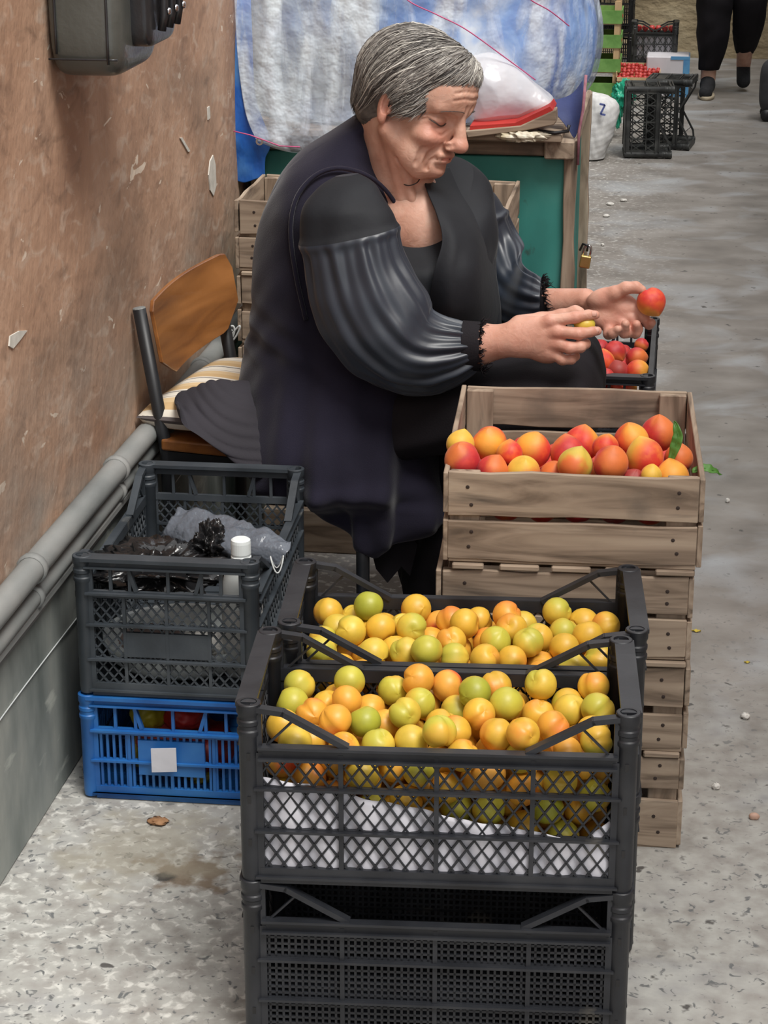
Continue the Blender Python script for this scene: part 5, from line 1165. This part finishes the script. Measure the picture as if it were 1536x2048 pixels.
# eyebrow and lashes
m = MB()
for s_ in (-1, 1):
    for k in range(34):
        t = k/33; yy = s_*(.010+.042*t); zz = .0190+.0035*math.sin(t*3)-.004*t; p = np.array([(surf_x(yy, zz) or .09)+.0004, yy, zz]); q = p+np.array([-.001, s_*.0065, .0012-.003*t])
        m.tube([tuple(h2w(p)), tuple(h2w((p+q)/2+np.array([.0012, 0, .0004]))), tuple(h2w(q))], [.0004, .0006, .0002], 4)
wpart(m.build('eyebrows', Mh[0], smooth=True))
m = MB()
for Q_ in LASH: m.tube([tuple(h2w(q+np.array([.0006, 0, .0002]))) for q in Q_], [.0003]+[.0010]*(len(Q_)-2)+[.0003], 5)
wpart(m.build('eyelashes', Mh[0], smooth=True))
m = MB(); pts = [sc(797, 362, 3.715), sc(815, 371, 3.70), sc(833, 366, 3.70), sc(841, 355, 3.72)]; m.tube([tuple(p) for p in catmull(pts, 20)], .0011, 6); wpart(m.build('necklace_cord', M_black, smooth=True))

# ---- clothes (each one a closed shell lofted over the body)
def RR(py, l, r, yc, b, dz=0): 
    a0 = sc(l, py, yc); a1 = sc(r, py, yc); return ((a0+a1)/2, (a1-a0)/2, np.array([0, b, dz]))
def folds(am, nf, seed, ramp=(0, 1), grow=True, noise=.004):
    def f_(u, v, P):
        g_ = np.clip((v-ramp[0])/max(ramp[1]-ramp[0], 1e-6), 0, 1); s_ = np.sin(u*nf+1.7*np.sin(v*5+seed)+seed)*.6+np.sin(u*(nf*1.7)+2.2*np.sin(v*3.3+seed*2))*.4
        return am*s_*g_+noise*vnoise(P*22, seed)+noise*.5*vnoise(P*55, seed+3)
    return f_
# blouse body
br = [(sc(848, 385, 3.80), (sc(955, 372, 3.84)-sc(765, 392, 3.80))/2, np.array([.02, .075, .055])),
      (sc(862, 425, 3.80), (sc(985, 405, 3.84)-sc(745, 440, 3.80))/2, np.array([.01, .13, .06])),
      (sc(868, 480, 3.80), (sc(985, 475, 3.84)-sc(735, 490, 3.80))/2, np.array([0, .155, .03])),
      RR(545, 700, 985, 3.80, .165), RR(590, 690, 988, 3.80, .17), RR(630, 680, 1000, 3.80, .17), RR(680, 670, 1000, 3.80, .17), RR(760, 650, 960, 3.80, .17), RR(840, 630, 900, 3.80, .15)]
def blouse_f(u, v, P):
    s_ = .0035*vnoise(P*26, 5)+.002*vnoise(P*60, 8)
    q = (P-sc(940, 545, 3.68))/np.array([.05, .08, .035]); s_ = s_+.004*np.sin(P[..., 2]*150+P[..., 0]*90)*np.exp(-(q**2).sum(-1))
    return s_
V, Q = loft(br, 150, 140, blouse_f); wpart(np_mesh('blouse', [(V, Q)], [M_yoke]))
# skirt over the lap, and the part hanging from the knees
sr = []
for (x, y, r1, yc, b) in ((590, 860, 60, 3.79, .17), (700, 830, 92, 3.78, .20), (820, 800, 96, 3.77, .21), (940, 778, 94, 3.75, .21), (1040, 762, 90, 3.74, .21), (1110, 762, 88, 3.735, .21), (1155, 766, 84, 3.73, .20), (1188, 776, 70, 3.73, .185), (1207, 790, 36, 3.73, .12)):
    c = sc(x, y, yc); s_ = r1/1120; sr.append((c, np.array([0.0, 0, s_]), np.array([0, b, 0])))
V, Q = loft(sr, 120, 120, folds(.003, 7, 2, (0, .3), noise=.004), pw=3.0); s1 = (V, Q)
sr = [RR(770, 900, 1195, 3.735, .165), RR(830, 890, 1198, 3.735, .165), RR(900, 872, 1192, 3.74, .165), RR(980, 850, 1180, 3.74, .16), RR(1060, 822, 1160, 3.745, .16), RR(1130, 800, 1140, 3.75, .155), RR(1200, 812, 1130, 3.75, .15), RR(1225, 818, 1130, 3.75, .145)]
s2 = loft(sr, 140, 90, folds(.010, 9, 4, (.1, 1)))
# zigzag hem corner
wpart(np_mesh('skirt', [s1, s2], [M_skirt]))
m = MB(); m.prism([sc(x, y, 3.60) for x, y in ((738, 1085), (752, 1138), (775, 1166), (803, 1133), (820, 1152), (835, 1090), (800, 1040))], (0, 0, 0), (0, .012, 0)); wpart(fix_normals(m.build('skirt_hem', M_skirt)))
# pleated piece of skirt lying on the cushion
pr2 = []
for (x, y0, y1, yc, b) in ((354, 800, 818, 3.60, .015), (362, 788, 846, 3.60, .03), (395, 776, 868, 3.60, .045), (430, 764, 895, 3.60, .055), (470, 764, 925, 3.60, .06), (520, 770, 950, 3.61, .07), (580, 790, 960, 3.63, .08)):
    a0 = sc(x+(y0-850)*.10, y0, yc+.05); a1 = sc(x-(y0-850)*.10, y1, yc-.05); pr2.append(((a0+a1)/2, (a0-a1)/2, np.array([0, b*.55, b*.1])))
V, Q = loft(pr2, 110, 90, lambda u, v, P: .0040*np.abs(np.sin((P[..., 2]*190+P[..., 0]*70+1.5*np.sin(P[..., 0]*30))))*np.clip(v*6, 0, 1)+.003*vnoise(P*30, 3)); wpart(np_mesh('skirt_back', [(V, Q)], [mat('pleated_cloth', [(.018, .016, .022), (.030, .027, .036)], .85, 8, bump=.2, bscale=300)]))
# vest: long sleeveless wool
vr = [(sc(745, 235, 3.80), (sc(752, 250, 3.80)-sc(735, 220, 3.82))/2*1.4, np.array([0, .045, 0])),
      RR(262, 662, 757, 3.82, .085), RR(300, 608, 770, 3.82, .125), RR(345, 568, 792, 3.81, .160), RR(395, 540, 812, 3.80, .178), RR(450, 522, 835, 3.80, .185), RR(520, 514, 848, 3.79, .188), RR(600, 510, 852, 3.785, .190), RR(680, 502, 862, 3.775, .195),
      RR(760, 488, 895, 3.755, .215), RR(850, 478, 900, 3.74, .225), RR(900, 482, 892, 3.725, .215), RR(940, 494, 890, 3.70, .195), RR(975, 545, 890, 3.665, .13), RR(1010, 632, 889, 3.62, .07), RR(1045, 664, 886, 3.595, .045), RR(1075, 692, 838, 3.585, .035), RR(1098, 718, 780, 3.58, .025), RR(1114, 744, 758, 3.575, .008)]
def vest_f(u, v, P):
    g_ = np.clip((v-.38)/.3, .12, 1); x = P[..., 0]; z = P[..., 2]
    s_ = np.sin(x*62+2.0*np.sin(z*5+1)+1.5)*.6+np.sin(x*103+3*np.sin(z*4))*.4
    d1 = np.exp(-((z-.62)/.05)**2)*np.sin(x*40+z*120)*.003
    return .016*s_*g_*(P[..., 1] < 3.75)+.004*vnoise(P*16, 3)+.002*vnoise(P*45, 6)+d1
V, Q = loft(vr, 220, 230, vest_f); vest = wpart(np_mesh('vest', [(V, Q)], [M_vest]))
def on_vest(x, y, off=.004):
    """depth of the vest's near side under a photo position"""
    r = ray(x, y); best = None
    t = V-_C; k = (t@r)/(r@r); dd = np.linalg.norm(t-k[:, None]*r, axis=1); c = np.where(dd < .012)[0]
    if len(c) == 0: c = [dd.argmin()]
    j = min(c, key=lambda i: V[i, 1]); return atY(x, y, V[j, 1]-off)
m = MB(); arc = [(612, 640), (596, 570), (584, 500), (582, 440), (596, 390), (628, 353), (668, 337), (710, 342), (752, 362), (785, 398), (806, 440), (822, 500), (838, 560), (848, 615)]
P_ = [on_vest(x, y, .003) for x, y in catmull(np.array(arc, float), 50)]; P_ = np.array(P_); P_[1:-1, 1] = (P_[:-2, 1]+P_[1:-1, 1]+P_[2:, 1])/3
m.tube([tuple(p) for p in P_], .0042, 8); e1_ = m.build('armhole_band', M_vest, smooth=True); e1_.parent = vest
m = MB(); P_ = [on_vest(x, y, .001) for x, y in catmull(np.array([(738, 236), (752, 270), (768, 310), (786, 355), (803, 388), (812, 392), (822, 440), (838, 500), (850, 560), (856, 620)], float), 50)]; P_ = np.array(P_); P_[1:-1, 1] = (P_[:-2, 1]+P_[1:-1, 1]+P_[2:, 1])/3
m.tube([tuple(p) for p in P_], .0050, 8); e2_ = m.build('front_band', M_vest, smooth=True); e2_.parent = vest
# far front of the blouse, falling from her left shoulder to the lap
G = patch([[sc(840, 338, 3.77), sc(862, 340, 3.81), sc(905, 335, 3.87), sc(925, 350, 3.93)], [sc(856, 385, 3.71), sc(885, 385, 3.75), sc(930, 385, 3.83), (sc(960, 390, 3.91))], [sc(873, 430, 3.672), sc(903, 432, 3.69), sc(945, 430, 3.77), sc(985, 440, 3.89)], [sc(884, 482, 3.645), sc(915, 485, 3.65), sc(955, 480, 3.71), sc(990, 490, 3.85)], [sc(868, 545, 3.625), sc(905, 550, 3.620), sc(955, 540, 3.66), sc(992, 550, 3.80)], [sc(860, 610, 3.64), sc(905, 615, 3.625), sc(960, 605, 3.67), sc(1000, 610, 3.8)], [sc(860, 680, 3.68), sc(905, 680, 3.66), sc(960, 670, 3.70), sc(1004, 665, 3.8)]], 44, 70, .004, 5, 26)
m = MB(); m.grid(G); wpart(m.build('blouse_front', M_yoke, smooth=True, solid=.003))
# sleeves: a smooth yoke, then gathered puff down to the frayed cuff
def sleeve(st, nfold, seam, am, seed, M, name, dep=.85, f2=None, nu=180, nv=170, dp=(1, 1, 1, 1)):
    rows = []
    C = [sc(x, y, yc) for x, y, r, yc in st]
    for i, (x, y, r, yc) in enumerate(st):
        t = np.array(C[min(i+1, len(C)-1)])-np.array(C[max(i-1, 0)]); t[1] *= .3; t /= np.linalg.norm(t); v = np.array([0, 1., .0]); a = np.cross(t, v); a /= np.linalg.norm(a); s_ = r/proj(C[i])[2]
        rows.append((C[i], a*s_, v*s_*(dep*np.interp(i/(len(st)-1), [0, .3, .45, 1], dp))))
    def f_(u, v, P):
        g_ = np.clip((v-seam)/.05, 0, 1)*np.interp(v, [0, .75, .93, 1], [1, .8, 1, .6]); w_ = np.sin(u*nfold+2.0*np.sin(v*4.2+seed))*.55+np.sin(u*nfold*1.63+1.4*np.sin(v*6+seed)+seed)*.45
        fade = np.interp(v, [seam, seam+.18, .6, .9, 1], [1, .7, .8, 1.1, .8])
        s_ = am*w_*g_*fade+.005*np.exp(-((v-seam-.015)/.018)**2)+.0035*vnoise(P*20, seed)+.002*vnoise(P*48, seed+2)
        s_ = s_+.004*vnoise(P*34, seed+7)*np.clip((seam-v)/.1, 0, 1)*np.clip(v*8, 0, 1)
        return s_+(f2(u, v, P) if f2 else 0)
    return loft(rows, nu, nv, f_)
Sn = sleeve([(693, 350, 22, 3.62), (692, 372, 56, 3.60), (690, 405, 84, 3.585), (692, 440, 96, 3.575), (700, 485, 100, 3.565), (712, 540, 106, 3.56), (735, 600, 112, 3.555), (772, 655, 112, 3.55), (815, 692, 100, 3.548), (858, 705, 86, 3.545), (898, 702, 68, 3.545), (930, 697, 52, 3.545), (948, 694, 44, 3.545)], 13, .30, .0048, 2, M_satin, 'sleeve', dp=(.62, .72, .95, 1))
V2, Q2 = Sn; o = np_mesh('sleeve', [Sn], [M_satin]); o.data.materials.append(M_yoke)
nu_, nv_ = 180, 170; mi = np.zeros(len(o.data.polygons), np.int32); nq = (nv_-1)*nu_; rr_ = np.arange(nq)//nu_; mi[:nq] = (rr_ < .305*(nv_-1)).astype(np.int32)
if len(mi) >= nq: o.data.polygons.foreach_set('material_index', mi)
near_sl = wpart(o)
# frayed cuff trims
def fray(pc, r, yc, tdir, seed, n=130, name='cuff_trim', ln=(.006, .020)):
    g_ = np.random.default_rng(seed); c = np.array(sc(*pc, yc)); t = np.array(tdir, float); t /= np.linalg.norm(t); v = np.array([0, 1., 0]); a = np.cross(t, v); a /= np.linalg.norm(a); s_ = r/proj(c)[2]; m = MB()
    ring = [[tuple(c-t*.022+t*.011*k+a*s_*math.cos(q)*(1.03-.02*k)+v*s_*.85*math.sin(q)*(1.03-.02*k)+t*(.004*math.sin(q*17+k)+.003*math.sin(q*31)) * (k == 3)) for q in np.linspace(0, 2*math.pi, 73)] for k in range(4)]
    m.grid(ring)
    for _ in range(n):
        q = g_.uniform(0, 6.283); b0 = c+t*.010+a*s_*math.cos(q)+v*s_*.85*math.sin(q); d_ = t*g_.uniform(.3, 1)+a*g_.normal(0, .5)+v*g_.normal(0, .5); L_ = g_.uniform(*ln); mid = b0+d_*L_*.5+g_.normal(0, .0015, 3)
        m.tube([tuple(b0), tuple(mid), tuple(b0+d_*L_)], [.0011, .0008, .0003], 4)
    return m.build(name, M_skirt, smooth=True)
o = fray((952, 693), 51, 3.545, (1, -.02, .03), 4); o.parent = near_sl
Sf = sleeve([(915, 372, 40, 3.93), (925, 400, 62, 3.93), (945, 445, 70, 3.93), (962, 490, 74, 3.93), (982, 538, 78, 3.90), (1008, 572, 70, 3.87), (1036, 594, 64, 3.812), (1062, 605, 57, 3.788), (1082, 608, 50, 3.778)], 11, .25, .0045, 5, M_satin, 'sleeve')
far_sl = wpart(np_mesh('sleeve', [Sf], [M_satin]))
o = fray((1086, 608), 53, 3.782, (1, -.45, .25), 6, n=220); o.parent = far_sl
# shoes
fsx = Field((-.42, 3.5, 0), (-.05, 4.0, .14), .005)
for a_, yy in ((AN, 3.60), (AF, 3.90)): fsx.cap((a_[0]-.03, yy, .034), (a_[0]+.13, yy, .026), .036, .030, k=.02); fsx.ell((a_[0]-.01, yy, .05), (.045, .035, .045), k=.02)
fsx.plane((0, 0, -1), -.003, .002); wpart(np_mesh('shoes', [fsx.mesh()], [M_skirt]))
# ---- fruit in her hands
o = bpy.data.objects.new('peach', PMM['orange-red']); COL.objects.link(o); p = hc(1236, 256, Y1-.012); o.location = p; o.scale = (28.5/proj(p)[2]/PR,)*3; o.rotation_mode = 'QUATERNION'; o.rotation_quaternion = look_rot((.5, -.3, -.8), 1.0); tag(o, 'orange-red peach held up between thumb and fingers of her left hand', 'peach')
o = bpy.data.objects.new('apricot', AM['yellow'][1]); COL.objects.link(o); p = hc(828, 392, Y0+.010); o.location = p; o.scale = (.86, .8, .62); tag(o, 'small yellow fruit pinched in her right hand', 'apricot')

# ---- the walker far down the alley (cut off by the photo above the knee)
WK = thing('person', (.24, 11.2, 0), 'person in loose black trousers and black canvas shoes walking in the alley', 'person')
def wk(px, py, y): return np.array(atY(px, py, y))
fw_ = Field((-.05, 10.85, .0), (.55, 11.65, 1.72), .010)
A1, A2 = wk(1447, 172, 11.15), wk(1388+6, 128, 11.5); A1 = np.array([.115, 11.18, .07]); A2 = np.array([.300, 11.42, .13])
K1, K2 = np.array([.125, 11.13, .47]), np.array([.305, 11.15, .46]); H1, H2 = np.array([.15, 11.25, .86]), np.array([.29, 11.25, .86])
fw_.cap(A1, K1, .038, .055, k=.02); fw_.cap(K1, H1, .060, .085, k=.03); fw_.cap(A2, K2, .038, .055, k=.02); fw_.cap(K2, H2, .060, .085, k=.03)
fw_.ell((.22, 11.26, .93), (.16, .11, .13), k=.04); fw_.cap((.22, 11.26, .95), (.22, 11.25, 1.25), .115, .13, k=.05); fw_.cap((.08, 11.25, 1.33), (.36, 11.25, 1.33), .06, k=.05); fw_.cap((.22, 11.25, 1.35), (.22, 11.24, 1.45), .05, k=.03); fw_.ell((.22, 11.23, 1.55), (.078, .095, .115), k=.02)
for s_ in (-1, 1):
    fw_.cap((.22+s_*.17, 11.25, 1.32), (.22+s_*.20, 11.28, 1.05), .045, .036, k=.03); fw_.cap((.22+s_*.20, 11.28, 1.05), (.22+s_*.19, 11.22, .84), .034, .024, k=.02); fw_.ell((.22+s_*.19, 11.21, .78), (.022, .035, .05), k=.015)
wb_ = np_mesh('body', [fw_.mesh()], [M_skin], attr=None); wb_.parent = WK; wb_.location = (-.24, -11.2, 0)
def wl(o): o.parent = WK; o.location = (-.24, -11.2, 0); return o
def ring(c, rx, ry): return (np.array(c), np.array([rx, 0, 0]), np.array([0, ry, 0]))
t1 = loft([ring((.225-.06, 11.25, 1.0), .12, .13), ring((.15, 11.24, .85), .105, .12), ring((.135, 11.18, .65), .098, .10), ring((.128, 11.14, .47), .092, .092), ring((.128, 11.15, .30), .080, .085), ring((.122, 11.17, .17), .062, .07), ring((.118, 11.18, .135), .056, .06)], 60, 60, folds(.004, 6, 3))
t2 = loft([ring((.225+.06, 11.25, 1.0), .12, .13), ring((.30, 11.24, .85), .105, .12), ring((.305, 11.18, .65), .098, .10), ring((.305, 11.16, .47), .088, .092), ring((.308, 11.24, .33), .078, .085), ring((.302, 11.35, .22), .052, .07), ring((.300, 11.39, .195), .045, .055)], 60, 60, folds(.004, 6, 5))
wl(np_mesh('trousers', [t1, t2], [M_skirt]))
t3 = loft([ring((.22, 11.26, .90), .17, .14), ring((.22, 11.26, 1.05), .15, .14), ring((.22, 11.25, 1.25), .18, .15), ring((.22, 11.25, 1.36), .16, .11), ring((.22, 11.25, 1.41), .06, .06)], 60, 50, folds(.004, 5, 6)); wl(np_mesh('jacket', [t3], [M_yoke]))
M_canvas = mat('black_canvas', [(.010, .011, .013), (.02, .02, .024)], .85, 90); M_sole = mat('cream_sole', [(.50, .42, .30)], .7)
fx = Field((-.02, 10.9, -.01), (.42, 11.6, .30), .005); fx.cap((.105, 11.02, .034), (.115, 11.17, .045), .034, .034, k=.02); fx.ell((.115, 11.16, .065), (.038, .045, .045), k=.02); s1_ = fx.mesh()
wl(np_mesh('shoe', [s1_], [M_canvas]))
fx = Field((.2, 11.2, -.01), (.42, 11.6, .22), .005); fx.cap((.302, 11.34, .055), (.300, 11.43, .12), .036, .036, k=.02); wl(np_mesh('shoe', [fx.mesh()], [M_canvas]))
m = MB(); m.grid([[(.108+.042*math.cos(a)*s_+.002, 11.09+.115*math.sin(a)*s_, z) for a in np.linspace(0, 6.2832, 33)] for s_, z in ((.001, .002), (1, .002), (1.02, .014), (.98, .020), (.001, .020))]); wl(m.build('sole', M_sole, smooth=True))
fx = Field((.08, 11.05, 1.35), (.36, 11.42, 1.72), .007); fx.ell((.22, 11.25, 1.58), (.088, .105, .105), k=.02); fx.ell((.22, 11.32, 1.50), (.08, .06, .12), k=.03); fx.ell((.22, 11.11, 1.51), (.06, .07, .09), k=.02, sub=True)
wl(np_mesh('hair', [fx.mesh()], [Mh[0]]))
